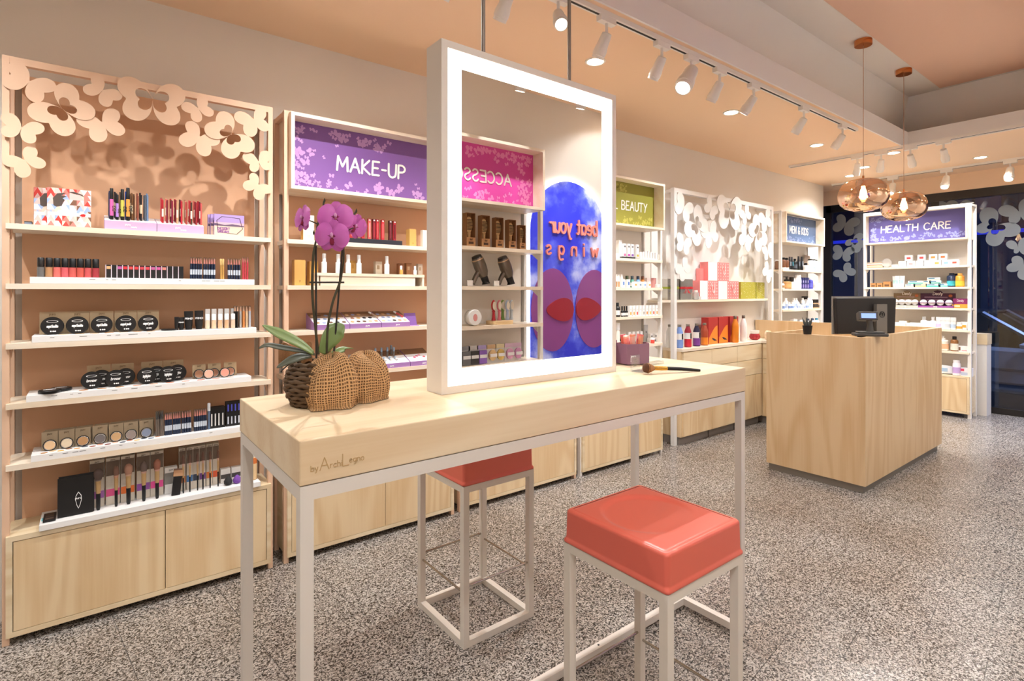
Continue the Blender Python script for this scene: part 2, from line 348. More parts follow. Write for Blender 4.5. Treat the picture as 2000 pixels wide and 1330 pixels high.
# ------------------------------------------------------------------ shop window to the night street
WX = 8.2
fr = B().box(WX-.03, WX+.05, 3.24, 3.37, 0, 2.60).box(WX-.03, WX+.05, -.2, 3.3, 2.50, 2.60).box(WX-.03, WX+.05, -.2, 3.3, 0, .07).box(WX-.02, WX+.04, 2.02, 2.10, .07, 2.5)
win = struct('window_1', fr, mat('23201f', .35))
GLASS = clear_glass('shop_window_glass', 'c8d4e6', 1.3)
link('pane', bx(WX, WX+.008, 2.1, 3.24, .07, 2.5).mesh('pane', GLASS), win)
link('pane', bx(WX, WX+.008, -.2, 2.02, .07, 2.5).mesh('pane', GLASS), win)
DEC = mat('878d94', .7, alpha=.82)
def decal(pts, s, ox, oy, hole=0):
    def t(p):
        px, py = ox+p[0]/s, oy+p[1]/s; r = (px-1000)/F
        return (PY(px, WX-.004), EYE-(py-569)/F*(WX-.004)/(CA+r*SA))
    q = [t(p) for p in pts]; out = bfly(q[0], q[1:]); mb = B()
    if hole: mb.ring(out, [(q[0][0]+(a-q[0][0])*hole, q[0][1]+(b-q[0][1])*hole) for a, b in out], 0, .002)
    else: mb.prism(out, 0, .002)
    mb.v = [(WX-.004+v[1], v[0], v[2]) for v in mb.v]
    link('butterfly_decal', mb.mesh('butterfly_decal', DEC), win)
for p in [((775, 290), (690, 200), (635, 355), (935, 262), (838, 418)), ((750, 580), (645, 513), (638, 640), (878, 545), (815, 672)), ((760, 770), (638, 802), (745, 886), (820, 674), (892, 775))]: decal(p, 5.115, 1500, 380)
decal(((860, 460), (955, 385), (762, 500), (980, 520), (900, 590)), 5.115, 1500, 380, .35)
decal(((1345, 388), (1240, 205), (1150, 420), (1602, 450), (1345, 592)), 4.75, 1660, 360, .42)
for p in [((1570, 255), (1358, 235), (1490, 372), (1690, 120), (1760, 330)), ((1560, 590), (1445, 530), (1530, 645), (1680, 490), (1700, 640)), ((1610, 755), (1505, 665), (1436, 785), (1720, 690), (1620, 900)), ((1010, 260), (760, 190), (900, 150), (1120, 140), (1190, 250))]: decal(p, 4.75, 1660, 360)
# ------------------------------------------------------------------ street outside
struct('street_ground', bx(8.34, 24, -6, 12, -.55, -.35), mat('2b2c31', .35))
fa = root('street_facade', 'dark blue night-time shopfront building across the street', 'building', (17, 3, -.35))
part(fa, 'wall', bx(0, .4, -9, 9, 0, 7), mat('2a3552', .8))
FW = mat('2a3c66', .4, emit=.16); FW2 = mat('c9b58e', .5, emit=1.1); FB = mat('3546ff', .4, emit=.7)
for k, (y0, y1, z0, z1, m) in enumerate([(-8.2, -6.6, .5, 3, FW), (-6.3, -4.9, .5, 3, FW), (-4.6, -3.0, .5, 3, FW), (-2.7, -1.2, .5, 3, FW), (-.6, 1.4, .5, 3, FW), (1.9, 4.2, .5, 3, FW), (-3.9, -3.2, 3.4, 4.6, FW), (.0, 1.0, 3.4, 4.6, FW)]):
    w = part(fa, 'window', bx(-.05, .0, y0, y1, z0, z1), m)
    part(w, 'pane_bar', bx(-.08, -.05, (y0+y1)/2-.03, (y0+y1)/2+.03, z0, z1), DARK)
part(fa, 'light_strip', bx(-.12, -.02, -8.5, 7, 3.12, 3.2), FB, label='glowing blue light strip')
sh = root('street_shelf', 'dark shop shelf with bright stacked goods across the street', 'shelf', (14.5, .2, -.35))
part(sh, 'case', bx(0, .4, -1.2, 1.2, 0, 2.6), BLACK)
for i in range(6):
    for j in range(5):
        if random.random() < .75: part(sh, 'lit_box', bx(-.02, .0, -1.1+i*.38, -.85+i*.38, .7+j*.36, .92+j*.36), FW2 if random.random() < .45 else mat('5d6b86', .6, emit=.3))
# parked car, seen from the side through the window
cx0 = 10.4; car = root('parked_car', 'dark grey car parked outside the shop window', 'car', (cx0, 1.9, -.35))
body = [(-2.3, .28), (2.1, .28), (2.25, .5), (2.2, .82), (1.7, .95), (-.55, .93), (-1.9, .80), (-2.3, .62)]
part(car, 'body', B().prism([(a, b) for a, b in body], 0, 1.75, plane='yz'), mat('a4a8b0', .3, .3), bevel=.05)
cab = [(-.55, .92), (1.75, .93), (1.25, 1.40), (.35, 1.44), (.18, 1.42)]
part(car, 'cabin_glass', B().prism([(a, b) for a, b in cab], .1, 1.65, plane='yz'), mat('0c0f16', .08))
part(car, 'roof', bx(.1, 1.65, .15, 1.3, 1.40, 1.46), mat('4a4d55', .25, .6), bevel=.02)
for s in (.08, 1.62):
    part(car, 'pillar', B().tube([(s, -.58, .93), (s, .16, 1.43)], .035, 6), mat('6a6e78', .3, .5))
    part(car, 'pillar', B().tube([(s, .62, .93), (s, .72, 1.43)], .03, 6), mat('15161a', .3))
part(car, 'side_trim', bx(-.01, 0, -1.9, 2.0, .60, .64), mat('8b9098', .3, .8)); part(car, 'sill_trim', bx(-.01, 0, -1.7, 1.9, .40, .44), mat('8b9098', .3, .8))
part(car, 'wing_mirror', B().lathe([(.0, 0), (.07, .02), (.08, .07), (.0, .12)], 10, (-.1, -.35, .93)), mat('cfd2d8', .3))
for y in (-1.45, 1.45): part(car, 'wheel', B().tube([(-.02, y, .31), (.2, y, .31)], .31, 20), BLACK)
lp = bpy.data.lights.new('street_fill_light', 'AREA'); lp.energy = 260; lp.size = 1.5; lp.color = (.6, .7, 1)  # added bluish fill to brighten car and street; no lamp stands here
ol = bpy.data.objects.new('street_fill_light', lp); COL.objects.link(ol); ol.location = (9.6, -.5, 4.2); ol.rotation_euler = (0, .35, 0)
# ================================================================== ceiling lights
SPOTW = mat('efe9e2', .45); SLOT = mat('2a2523', .6); LENS = mat('fff4e6', .4, emit=9.0); LENS2 = mat('ffe6c4', .4, emit=2.5)
def rail(name, label, x0, y0, x1, y1):
    t = root(name, label, 'track', (x0, y0, ZC)); L = math.hypot(x1-x0, y1-y0); t.rotation_euler = (0, 0, math.atan2(y1-y0, x1-x0))
    part(t, 'rail', bx(0, L, -.018, .018, -.024, 0), SPOTW); part(t, 'slot', bx(.01, L-.01, -.006, .006, -.0255, -.0235), SLOT, label='dark slot')
TY = 1.86
rail('light_track', 'long white light track along the shelf side of the coffer', -1.4, TY, 5.20, TY)
rail('light_track', 'short white light track crossing in front of the counter', 6.16, 2.87, 6.16, .3)
rail('light_track', 'white light track above the window wall', 7.66, 3.02, 7.66, .3)
def light(kind, name, loc, d, power, color, par=None, size=.03, angle=70, blend=.6):
    l = bpy.data.lights.new(name, kind); l.energy = power; l.color = color
    if kind == 'SPOT': l.spot_size = math.radians(angle); l.spot_blend = blend; l.shadow_soft_size = size
    elif kind == 'AREA': l.shape = 'DISK'; l.size = size
    else: l.shadow_soft_size = size
    o = bpy.data.objects.new(name, l); COL.objects.link(o)
    o.rotation_euler = Vector(d).to_track_quat('-Z', 'Y').to_euler(); o.location = loc
    return o
def spot(x, y, d, power, label, big=1.0, ax=0, angle=62, lens=LENS, color=NEUT, group=None):
    d = Vector(d).normalized(); t = root('track_spotlight', label, 'spotlight', (x, y, ZC-.024), 0, group)
    ad = bx(-.055, .055, -.017, .017, -.03, 0) if ax == 0 else bx(-.017, .017, -.055, .055, -.03, 0)
    part(t, 'adapter', ad, SPOTW); part(t, 'stem', B().tube([(0, 0, -.03), (0, 0, -.085)], .008, 8), SPOTW)
    q = Vector((0, 0, -1)).rotation_difference(d).to_matrix().to_4x4(); q.translation = Vector((0, 0, -.088))
    s = big
    h = lat([(.012*s, .012*s), (.024*s, .008*s), (.027*s, -.01*s), (.029*s, -.05*s), (.034*s, -.075*s), (.034*s, -.098*s), (.031*s, -.10*s), (.031*s, -.115*s), (.027*s, -.115*s), (.027*s, -.104*s)], 20).move(q)
    part(t, 'head', h, SPOTW, 40); part(t, 'lens', lat([(.0001, -.105*s), (.027*s, -.1049*s)], 20).move(q), lens)
    p = Vector((x, y, ZC-.112))+d*.13*s
    light('SPOT', 'spot_beam', p, d, power, color, size=.012, angle=angle)
tag_x = [-1.0, -.55, -.2, .15, .5, .85, 1.15, 1.43]
for k, x in enumerate(tag_x): spot(x, TY, (.0+.12*((k % 3)-1), .62, -.80), P_TRACK*.45, 'white track spotlight, %s from the near end of the long track' % ORD[k])
spot(1.72, TY, (-.35, -.55, -.72), P_TRACK*.5, 'glaring white spotlight right beside the mirror rod', angle=50)
spot(2.05, TY, (.0, .55, -.84), P_TRACK, 'white spotlight first along the track past the mirror rod')
spot(2.50, TY, (.05, .58, -.82), P_TRACK, 'white spotlight before the large one on the long track')
spot(2.78, TY, (-.62, -.1, -.72), P_TRACK*1.2, 'large white spotlight with bright lens on the long track', big=1.5, angle=60)
spot(3.08, TY, (.0, .55, -.84), P_TRACK, 'white spotlight just past the large one on the long track')
spot(3.49, TY, (-.1, .60, -.80), P_TRACK, 'white spotlight with lit lens above the green sign')
spot(4.22, TY, (.05, .62, -.78), P_TRACK, 'white spotlight above the white butterfly frame')
spot(4.92, TY, (.12, .62, -.78), P_TRACK, 'last white spotlight at the far end of the long track')
for y, lb in ((2.19, 'leftmost white spotlight on the crossing track'), (1.98, 'second white spotlight from the left on the crossing track'), (1.74, 'third white spotlight from the left on the crossing track'), (1.485, 'rightmost white spotlight on the crossing track')):
    spot(6.16, y, (.45 if y > 1.8 else .6, .25 if y > 1.9 else 0, -.8), P_BACK, lb, ax=1, lens=LENS2)
for y, lb in ((2.81, 'white spotlight at the left end of the window track behind the glass globe'), (2.34, 'bright white spotlight between the two glass globes'), (1.82, 'bright white spotlight above the blue health care sign'), (1.28, 'bright white spotlight at the right edge of the window track')):
    spot(7.66, y, (-.55, .0, -.83), P_BACK, lb, big=1.25, ax=1)
for y in (.9, .5): spot(7.66, y, (-.3, -.2, -.9), P_BACK, 'white spotlight on the window track out of the way right', ax=1, group='window track spotlights past the right edge')
# the camera side of the shop: the same kind of track on the other soffit
rail('light_track', 'white light track on the soffit across the shop', -1.4, .36, 6.0, .36)
for x in (1.55, 2.0, 2.5, 2.95, 3.7, 4.7): spot(x, .36, (0, -.30, -.95), P_TRACK*1.15, 'white track spotlight facing the accessories wall', group='spotlights facing the accessories wall', angle=75)
for x in (2.1, 3.2, 5.1): spot(x+.15, .36, (.05, .62, -.78), P_TRACK*.6, 'white track spotlight turned towards the counter', group='spotlights turned towards the counter', angle=80)
for x in (-.6, .2, .9): spot(x, .36, (.15, .75, -.6), P_TRACK*.25, 'white track spotlight facing the long shelves', group='spotlights facing the long shelves', angle=85)
def down(x, y, label, power=P_DOWN, group=None):
    t = root('recessed_downlight', label, 'downlight', (x, y, ZC), 0, group)
    part(t, 'rim', B().lathe([(.062, 0), (.062, -.006), (.05, -.007), (.048, -.001)], 24), SPOTW, 40)
    part(t, 'lens', lat([(.0001, -.003), (.049, -.003)], 24), LENS)
    light('SPOT', 'downlight_beam', (x, y, ZC-.012), (0, 0, -1), power, NEUT, size=.014, angle=140, blend=.8)
for x, y, lb in ((2.424, 2.29, 'recessed downlight nearest the mirror'), (3.955, 2.29, 'recessed downlight second from the mirror'), (5.487, 2.30, 'recessed downlight third from the mirror'),
                 (6.88, 2.38, 'recessed downlight by the left glass globe cable'), (7.26, 2.66, 'recessed downlight low by the window corner'), (6.40, 1.95, 'recessed downlight at the coffer corner'), (7.34, 1.46, 'recessed downlight at the far right of the ceiling')): down(x, y, lb, P_DOWN*(1.0 if x < 3 else .62))
for x, y in ((.89, 2.29), (-.64, 2.29), (0, -.3), (0, -1.1), (-1.4, -.3), (1.0, .1), (3.2, .2), (4.8, .2), (6.4, .3), (7.4, .5)): down(x, y, 'recessed downlight outside the view', P_DOWN*(.72 if y > 2 else .5), group='downlights outside the view')
# ================================================================== shelving units
def fbox(x0, x1, y0, y1, z0, z1, t, mb=None):      # open rectangular frame of boards, open to the front
    mb = mb or B()
    mb.box(x0, x1, y0, y1, z0, z0+t); mb.box(x0, x1, y0, y1, z1-t, z1); mb.box(x0, x0+t, y0, y1, z0+t, z1-t); mb.box(x1-t, x1, y0, y1, z0+t, z1-t); return mb
ZS = (1.669, 1.431, 1.193, .955, .713)
def unit(label, x, y, rz, Wd, fm, pm, sign=None, zs=ZS, cab=(.034, .432), D=.21, h=2.332, shelf=SHELFW, ply=PLY, plyz=PLYZ, box=(1.925, 2.319), flies=None, ps=.022, panel=True, fname='shelving_unit'):
    u = root(fname, label, 'shelf', (x, y, 0), rz)
    for px in (0, Wd-ps):
        part(u, 'post', bx(px, px+ps, 0, .03, 0, h), fm); part(u, 'post', bx(px, px+ps, D-.03, D, 0, h), fm)
        part(u, 'side_rail', bx(px+.001, px+ps-.001, .03, D-.03, h-.028, h-.002), fm)
    part(u, 'top_rail', bx(ps, Wd-ps, .001, .029, h-.028, h), fm)
    if panel: part(u, 'back_panel', bx(.045, Wd-.045, D-.022, D-.01, .3, h-.012), pm)
    for z in zs:
        s = part(u, 'shelf', bx(.012, Wd-.012, -.015, D-.022, z-.022, z), shelf)
        for px in (ps, Wd-ps-.004): part(s, 'bracket', B().prism([(.03, z-.022), (.085, z-.022), (.03, z-.06)], px, px+.004, plane='yz'), fm)
    if cab:
        z0, z1 = cab
        c = part(u, 'cabinet', fbox(.012, Wd-.012, -.016, D-.022, z0, z1, .02).box(.03, Wd-.03, D-.04, D-.023, z0+.02, z1-.02), ply)
        mid = Wd*.54
        part(c, 'door', bx(.0345, mid-.0015, -.0145, .003, z0+.0225, z1-.0225), plyz); part(c, 'door', bx(mid+.0015, Wd-.0345, -.0145, .003, z0+.0225, z1-.0225), plyz)
    if sign:
        z0, z1 = box; bo = part(u, 'sign_box', fbox(.022, Wd-.022, -.045, D-.03, z0, z1, .018), shelf)
        yp = .055
        part(bo, 'sign_panel', bx(.04, Wd-.04, yp, yp+.006, z0+.018, z1-.018), mat(sign['c'], .45))
        bm = B(); rng = random.Random(sign['t'])
        w, hh = Wd-.08, z1-z0-.036
        for k in range(sign.get('n', 150)):
            s = rng.choice((.013, .016, .02, .03)); e = rng.random()
            if e < .55: zz = z0+.02+abs(rng.gauss(0, .045)); xx = .05+rng.random()*(w-.02)
            elif e < .8: xx = .05+abs(rng.gauss(0, .07)); zz = z0+.03+rng.random()*(hh-.03)
            else: xx = .05+rng.random()*w*.6; zz = z1-.04-abs(rng.gauss(0, .03))
            if z0+.018+s < zz < z1-.018-s and .04+s < xx < Wd-.04-s and not (abs(xx-sign['x']) < sign['w']/2+s+.02 and sign['z']-s-.015 < zz < sign['z']+sign['h']+s+.015): bm.prism(bf_std(xx, zz, s, rng.uniform(-1, 1), 24), yp-.0008-.00001*(k % 50), yp-.0002)
        part(bo, 'butterfly_print', bm, mat(sign['b'], .5), label='pale printed butterflies')['kind'] = 'stuff'
        letters(bo, sign['t'], sign['x'], sign['z'], sign['h'], .15, yp-.001, .0015, mat('f6efe6', .5), sign.get('sp', 2.2), slant=.03, width=sign['w'])
    if flies:
        fmn, sc, yy = flies
        for n_, (q, hole) in enumerate(BFLY):
            yy = flies[2]-.0035*((n_*5) % 4)-.0002*n_; q = [(a*sc, b*sc+h) for a, b in q]; out = bfly(q[0], q[1:], e=.80 if hole else .74); mb = B()
            if hole: mb.ring(out, [(q[0][0]+(a-q[0][0])*hole, q[0][1]+(b-q[0][1])*hole) for a, b in out], yy-.003, yy)
            else: mb.prism(out, yy-.003, yy)
            part(u, 'butterfly', mb, fmn)
    return u
UX = [-.277, .782, 1.842, 2.915]
unit('peach shelf unit with cut-out butterflies across its top', -.277, 2.91, 0, 1.004, PEACH, PEACHB, flies=(PEACH, 1.0, -.004))
def sgn(t, c, b, p0, p1, py, h, u, Y, **k): x0, x1 = PX(p0, Y)-u, PX(p1, Y)-u; return dict(t=t, c=c, b=b, x=(x0+x1)/2, w=x1-x0, z=ZY((p0+p1)/2, py, Y), h=h, **k)
unit('peach shelf unit under the purple make-up sign', .782, 2.91, 0, 1.02, PEACH, PEACHB, sign=sgn('MAKE-UP', '7f5699', 'bf92c8', 658, 790, 341, .078, .782, 2.965))
unit('pale shelf unit standing behind the lit mirror', 1.842, 2.91, 0, 1.03, PEACH, PEACHB)
unit('white shelf unit under the green beauty sign', 2.915, 2.91, 0, 1.0, WHITE, OFFW, sign=sgn('L BEAUTY', '98943c', 'bcb65a', 1200, 1263, 411, .072, 2.915, 2.965))
unit('white shelf unit under the men and kids sign', 6.138, 2.95, 0, 1.04, WHITE, OFFW, zs=(1.65, 1.43, 1.19, .955, .713), D=.185, box=(1.954, 2.30), h=2.31, sign=sgn('MEN & KIDS', '53698c', '8793b8', 1542, 1578, 457, .08, 6.138, 3.005))
hc = unit('white shelf unit under the blue health care sign', 7.60, 2.635, -PI/2, 1.045, WHITE, OFFW, zs=(1.69, 1.45, 1.212, .971, .729), cab=(.05, .46), box=(1.975, 2.345), h=2.37, D=.24, shelf=SHELFY, ply=PLYY, sign=dict(t='HEALTH CARE', c='635c9c', b='8f93c8', x=2.635-(PY(1721, 7.655)+PY(1856, 7.655))/2, w=PY(1721, 7.655)-PY(1856, 7.655), z=2.115, h=.078), ps=.03)
ac = unit('white shelf unit under the pink accessories sign reflected in the mirror', 2.352, .13, PI, .95, WHITE, OFFW, D=.20, sign=dict(t='ACCESSORIES', c='d0479b', b='e585bd', x=.535, w=.62, z=2.075, h=.07, n=170))
# white butterfly frame in front of the gift shelf
wf = root('butterfly_frame', 'tall white frame with white cut-out butterflies by the counter', 'frame', (4.164, 2.963, 0))
WW = 1.822; fmw = mat('f1eeeb', .45)
for px in (0, WW-.04): part(wf, 'post', bx(px, px+.04, 0, .04, 0, 2.34), fmw)
part(wf, 'top_rail', bx(.04, WW-.04, 0, .04, 2.30, 2.34), fmw)
for px in (.02, WW-.06): part(wf, 'wall_rail', bx(px, px+.03, .04, .17, 2.305, 2.335), fmw)
for n_, (q, hole) in enumerate(BFLY):
    d_ = -.006*((n_*5) % 4)-.0003*n_; q = [(a*1.785, b*1.77+2.34) for a, b in q]; out = bfly(q[0], q[1:], e=.80 if hole else .74); mb = B()
    if hole: mb.ring(out, [(q[0][0]+(a-q[0][0])*hole, q[0][1]+(b-q[0][1])*hole) for a, b in out], -.007+d_, -.003+d_)
    else: mb.prism(out, -.007+d_, -.003+d_)
    part(wf, 'butterfly', mb, fmw)
one('wall_panel', bx(0, 1.6, 0, .012, 1.335, 2.28), mat('efebe6', .6), 'white panel on the wall behind the white butterflies', 'panel', (4.05, WY-.013, 0))
one('gift_shelf', bx(0, 2.1, 0, .12, 0, .022), SHELFW, 'long pale wooden shelf carrying the gift bags', 'shelf', (3.99, 3.005, 1.298))
# ================================================================== base cabinets along the wall
YF = 2.922
edges = [4.208, PX(1388, YF), PX(1437.5, YF), 5.63]
for i, lb in enumerate(('birch drawer cabinet next to the white post', 'birch drawer cabinet under the orange bottle', 'birch drawer cabinet in the corner by the counter')):
    x0, x1 = edges[i], edges[i+1]; w = x1-x0; b0 = .012 if i == 0 else .0
    c = root('drawer_cabinet', lb, 'cabinet', (x0, YF, 0))
    part(c, 'body', bx(0.0005, w-.0005, .003, .2, .075, .852), PLYZ); part(c, 'plinth', bx(.015, w, .03, .2, 0, .075), GREYM)
    a = .02 if i == 0 else .002
    for z0, z1 in ((.692, .846), (.535, .688)): part(c, 'drawer', bx(a, w-.002, -.014, .003, z0, z1), PLY)
    part(c, 'door', bx(a, w-.002, -.014, .003, .085, .531), PLYZ)
r = root('drawer_cabinet', 'birch drawer cabinet turned behind the counter', 'cabinet', (5.63, YF, 0))
part(r, 'body', bx(.003, .26, -1.40, .2, .075, .852), PLYZ); part(r, 'plinth', bx(.03, .25, -1.40, .2, 0, .075), GREYM)
for k in range(3):
    y1 = -.03-k*.46; y0 = y1-.455
    for z0, z1 in ((.692, .846), (.535, .688)): part(r, 'drawer', bx(-.014, .003, y0, y1, z0, z1), PLYY)
    part(r, 'door', bx(-.014, .003, y0, y1, .085, .531), PLYZ)
one('worktop', B().prism([(4.2075, 2.905), (5.612, 2.905), (5.612, 1.52), (5.893, 1.52), (5.893, 3.122), (4.2075, 3.122)], .853, .878, plane='xy'), SHELFW, 'pale birch worktop with coloured bottles on it', 'worktop')
# ================================================================== sales counter
ct = root('sales_counter', 'large birch plywood sales counter with raised sides', 'counter', (4.2, 1.445, 0))
TH = .038
part(ct, 'plinth', B().box(.02, .66, .05, .68, 0, .052).box(.02, 1.69, .02, .05, 0, .052), mat('8e8880', .4, .6))
part(ct, 'front_panel', bx(0, TH-.002, .012, .69, .055, 1.08), COUNTER)
part(ct, 'corner_post', bx(-.0005, .0115, -.0005, .0115, .055, 1.08), COUNTER)
part(ct, 'side_panel', bx(.012, 1.74, 0, TH, .055, 1.08), COUNTER)
part(ct, 'back_panel', bx(1.70, 1.739, TH, 1.68, .055, 1.08), COUNTER)
part(ct, 'end_panel', bx(TH, .66, .655, .69, .055, 1.075), COUNTER)
part(ct, 'desk', bx(TH, 1.41, TH, .655, .70, .73), PLY)
one('floor_plinth', bx(.0, .02, .0, .6, 0, .05), GREYM, 'grey skirting strip inside the counter', 'skirting', (5.87, 1.5, 0)) if 0 else None
# ================================================================== table, mirror, stools
TX0, TX1, TY0, TY1 = .34, 2.10, 1.153, 1.724
tb = root('bar_table', 'high table with thick pale wood top and grey metal legs', 'table', (TX0, TY0, 0))
TL, TD = TX1-TX0, TY1-TY0
part(tb, 'table_top', bx(0, TL, 0, TD, .995, 1.09), TABLEW, bevel=.003)
q = .028; FM = STEELW
for px in (.002, TL-q-.002):
    for py in (.002, TD-q-.002): part(tb, 'leg', bx(px, px+q, py, py+q, .012, .962), FM)
    part(tb, 'foot_rail', bx(px, px+q, .002+q, TD-q-.002, .012, .04), FM)
for py in (.002, TD-q-.002): part(tb, 'long_rail', bx(.002, TL-.002, py, py+q, .962, .9935), FM)
for px in (.002, TL-q-.002): part(tb, 'end_rail', bx(px, px+q, .002+q, TD-q-.002, .962, .9935), FM)
st = part(tb, 'stretcher', bx(.002+q, TL-q-.002, TD/2-q/2, TD/2+q/2, .012, .04), FM)
for px in (.5, 1.2): part(st, 'screw', lat([(.004, 0), (.004, .002), (.001, .002)], 8, c=(px, TD/2, .04)), DARK)
for px in (.008, TL-.02):
    for py in (.008, TD-.02): part(tb, 'foot', lat([(.008, 0), (.008, .012)], 8, c=(px+.006, py+.006, 0)), BLACK)
eng = B(); ex = PX(607, TY0)-TX0
text(eng, 'by', ex, 1.022, .012, .12, -.0002, .0006, 'l'); text(eng, 'A', ex+.019, 1.021, .026, .06, -.0002, .0006, 'l'); text(eng, 'rchi', ex+.041, 1.0225, .0125, .1, -.0002, .0006, 'l')
text(eng, 'L', ex+.068, 1.021, .026, .06, -.0002, .0006, 'l'); text(eng, 'egno', ex+.083, 1.0255, .0125, .1, -.0002, .0006, 'l')
part(tb, 'engraving', eng, mat('bf9a68', .7), label='engraved maker lettering')
# mirror with lit frame
MX0, MX1, MY0, MY1, MZ0, MZ1 = .826, 1.602, 1.405, 1.495, 1.0905, 2.157
mw, mh, md = MX1-MX0, MZ1-MZ0, MY1-MY0
mi = root('lit_mirror', 'tall mirror in a glowing white frame standing on the table', 'mirror', (MX0, MY0, MZ0))
t = .022
part(mi, 'frame', fbox(0, mw, 0, md, 0, mh, t), mat('e8e0d6', .5))
part(mi, 'back_board', bx(t, mw-t, .03, md-.006, t, mh-t), mat('e8e0d6', .5))
bw = .051
part(mi, 'light_band', fbox(t, mw-t, .004, .03, t, mh-t, bw), mat('fff6ea', .4, emit=E_LED), label='glowing white light band')
part(mi, 'mirror_glass', bx(t+bw, mw-t-bw, .0055, .0299, t+bw, mh-t-bw), mat('f4f4f4', .0, 1.0))
for px in (1.009-MX0, 1.396-MX0): part(mi, 'hanging_rod', B().tube([(px, md/2, mh-.001), (px, md/2, ZC+.15-MZ0 if 0 else 3.39-MZ0)], .007, 10), mat('8d8279', .45, .4))
def stool(label, x, y):
    w, d, q, h = .358, .378, .026, .635
    s = root('bar_stool', label, 'stool', (x, y, 0), 0, None)
    m = mat('e6ddd1', .4)
    for px in (0, w-q):
        for py in (0, d-q): part(s, 'leg', bx(px, px+q, py, py+q, 0, h-q), m)
        part(s, 'floor_rail', bx(px, px+q, q, d-q, 0, q), m); part(s, 'seat_rail', bx(px, px+q, q, d-q, h-q, h), m)
    for py in (0, d-q):
        part(s, 'floor_rail', bx(q, w-q, py, py+q, 0, q), m); part(s, 'seat_rail', bx(0, w, py, py+q, h-q, h), m)
    a = q/2
    for p0, p1 in (((a, q, .21), (a, d-q, .21)), ((w-a, q, .21), (w-a, d-q, .21)), ((q, a, .235), (w-q, a, .235)), ((q, d-a, .235), (w-q, d-a, .235))): part(s, 'footrest_rod', B().tube([p0, p1], .0045, 8), CHROME, 40)
    # moulded seat: flared rim, rounded top edge, shallow dished saddle
    mb = B(); n = 28; H = .100
    def loop(ins, z, rad):
        L = []
        x0, x1, y0, y1 = -.003+ins, w+.003-ins, -.003+ins, d+.003-ins
        for cxx, cyy, a0 in ((x1-rad, y0+rad, -90), (x1-rad, y1-rad, 0), (x0+rad, y1-rad, 90), (x0+rad, y0+rad, 180)):
            for k in range(6): a = math.radians(a0+90*k/5); L.append((cxx+rad*math.cos(a), cyy+rad*math.sin(a), z))
        return L
    Ls = [loop(.003, h+.0005, .012), loop(0, h+.003, .012), loop(0, h+.009, .012), loop(.0035, h+.014, .012), loop(.005, h+.02, .012), loop(.006, h+H-.009, .014), loop(.0072, h+H-.0042, .014), loop(.0102, h+H-.0012, .013), loop(.0145, h+H, .012), loop(.019, h+H, .012)]
    V = [p for L in Ls for p in L]; k = 24; Fs = [(i*k+j, i*k+(j+1) % k, (i+1)*k+(j+1) % k, (i+1)*k+j) for i in range(len(Ls)-1) for j in range(k)]+[tuple(range(k))[::-1]]
    mb.add(V, Fs)
    def dz(xx, yy):
        u, v = (xx-w/2)/(w*.40), (yy-d*.53)/(d*.37); r = math.sqrt(u*u+v*v); e = max(0, min(1, (1.0-r)/.10)); e = e*e*(3-2*e)
        f = max(0, min(1, (v-u*.35+1.0)/1.1)); return -.0075*e*f
    # denser top: straight sides of the rim are long, so rebuild it as a grid inside the rim
    mb2 = B(); G = 40; inn = .011
    gx = [inn+(w-2*inn)*i/G for i in range(G+1)]; gy = [inn+(d-2*inn)*i/G for i in range(G+1)]
    mb2.add([(a1, b1, h+H+.0002+dz(a1, b1)-(.004 if min(a1-inn, w-inn-a1, b1-inn, d-inn-b1) < 1e-6 else 0)) for b1 in gy for a1 in gx], [(j*(G+1)+i, j*(G+1)+i+1, (j+1)*(G+1)+i+1, (j+1)*(G+1)+i) for j in range(G) for i in range(G)])
    # skirt from the grid edge out to the rim
    mb.add(mb2.v, mb2.f)
    so = part(s, 'seat', mb, CORAL, 60); so.modifiers.new('face_weighted', 'WEIGHTED_NORMAL').keep_sharp = True
    return s
stool('coral red bar stool pushed under the table behind it', 1.148, 1.783)
stool('coral red bar stool standing in front of the table', 1.142, .832)
# ================================================================== pendants over the counter
def amber():
    m = bpy.data.materials.new('copper_mirrored_glass'); m.use_nodes = True; nt = m.node_tree; nt.nodes.clear()
    N = lambda t, **k: _n(nt, t, k); L = nt.links.new
    o = N('OutputMaterial'); t = N('BsdfTransparent'); g = N('BsdfGlossy'); g.inputs['Roughness'].default_value = .03
    g.inputs[0].default_value = (.92, .66, .48, 1); lw = N('LayerWeight'); lw.inputs[0].default_value = .45
    tc = N('TexCoord'); sp = N('SeparateXYZ'); L(tc.outputs['Generated'], sp.inputs[0])
    r = N('ValToRGB'); ramp(r, [(.3, (.62, .42, .30)), (.95, (.97, .88, .80))]); L(sp.outputs[2], r.inputs[0]); L(r.outputs[0], t.inputs[0])
    fr = N('MapRange'); fr.inputs[1].default_value = .35; fr.inputs[2].default_value = .95; fr.inputs[3].default_value = .62; fr.inputs[4].default_value = .12; L(sp.outputs[2], fr.inputs[0])
    ad = N('Math', operation='MAXIMUM'); L(fr.outputs[0], ad.inputs[0])
    mu = N('Math', operation='MULTIPLY'); mu.inputs[1].default_value = .8; L(lw.outputs['Fresnel'], mu.inputs[0]); L(mu.outputs[0], ad.inputs[1])
    mx = N('MixShader'); L(ad.outputs[0], mx.inputs[0]); L(t.outputs[0], mx.inputs[1]); L(g.outputs[0], mx.inputs[2]); L(mx.outputs[0], o.inputs[0])
    return m
AMB = amber(); BULB = mat('ffe2b4', .4, emit=14.0)
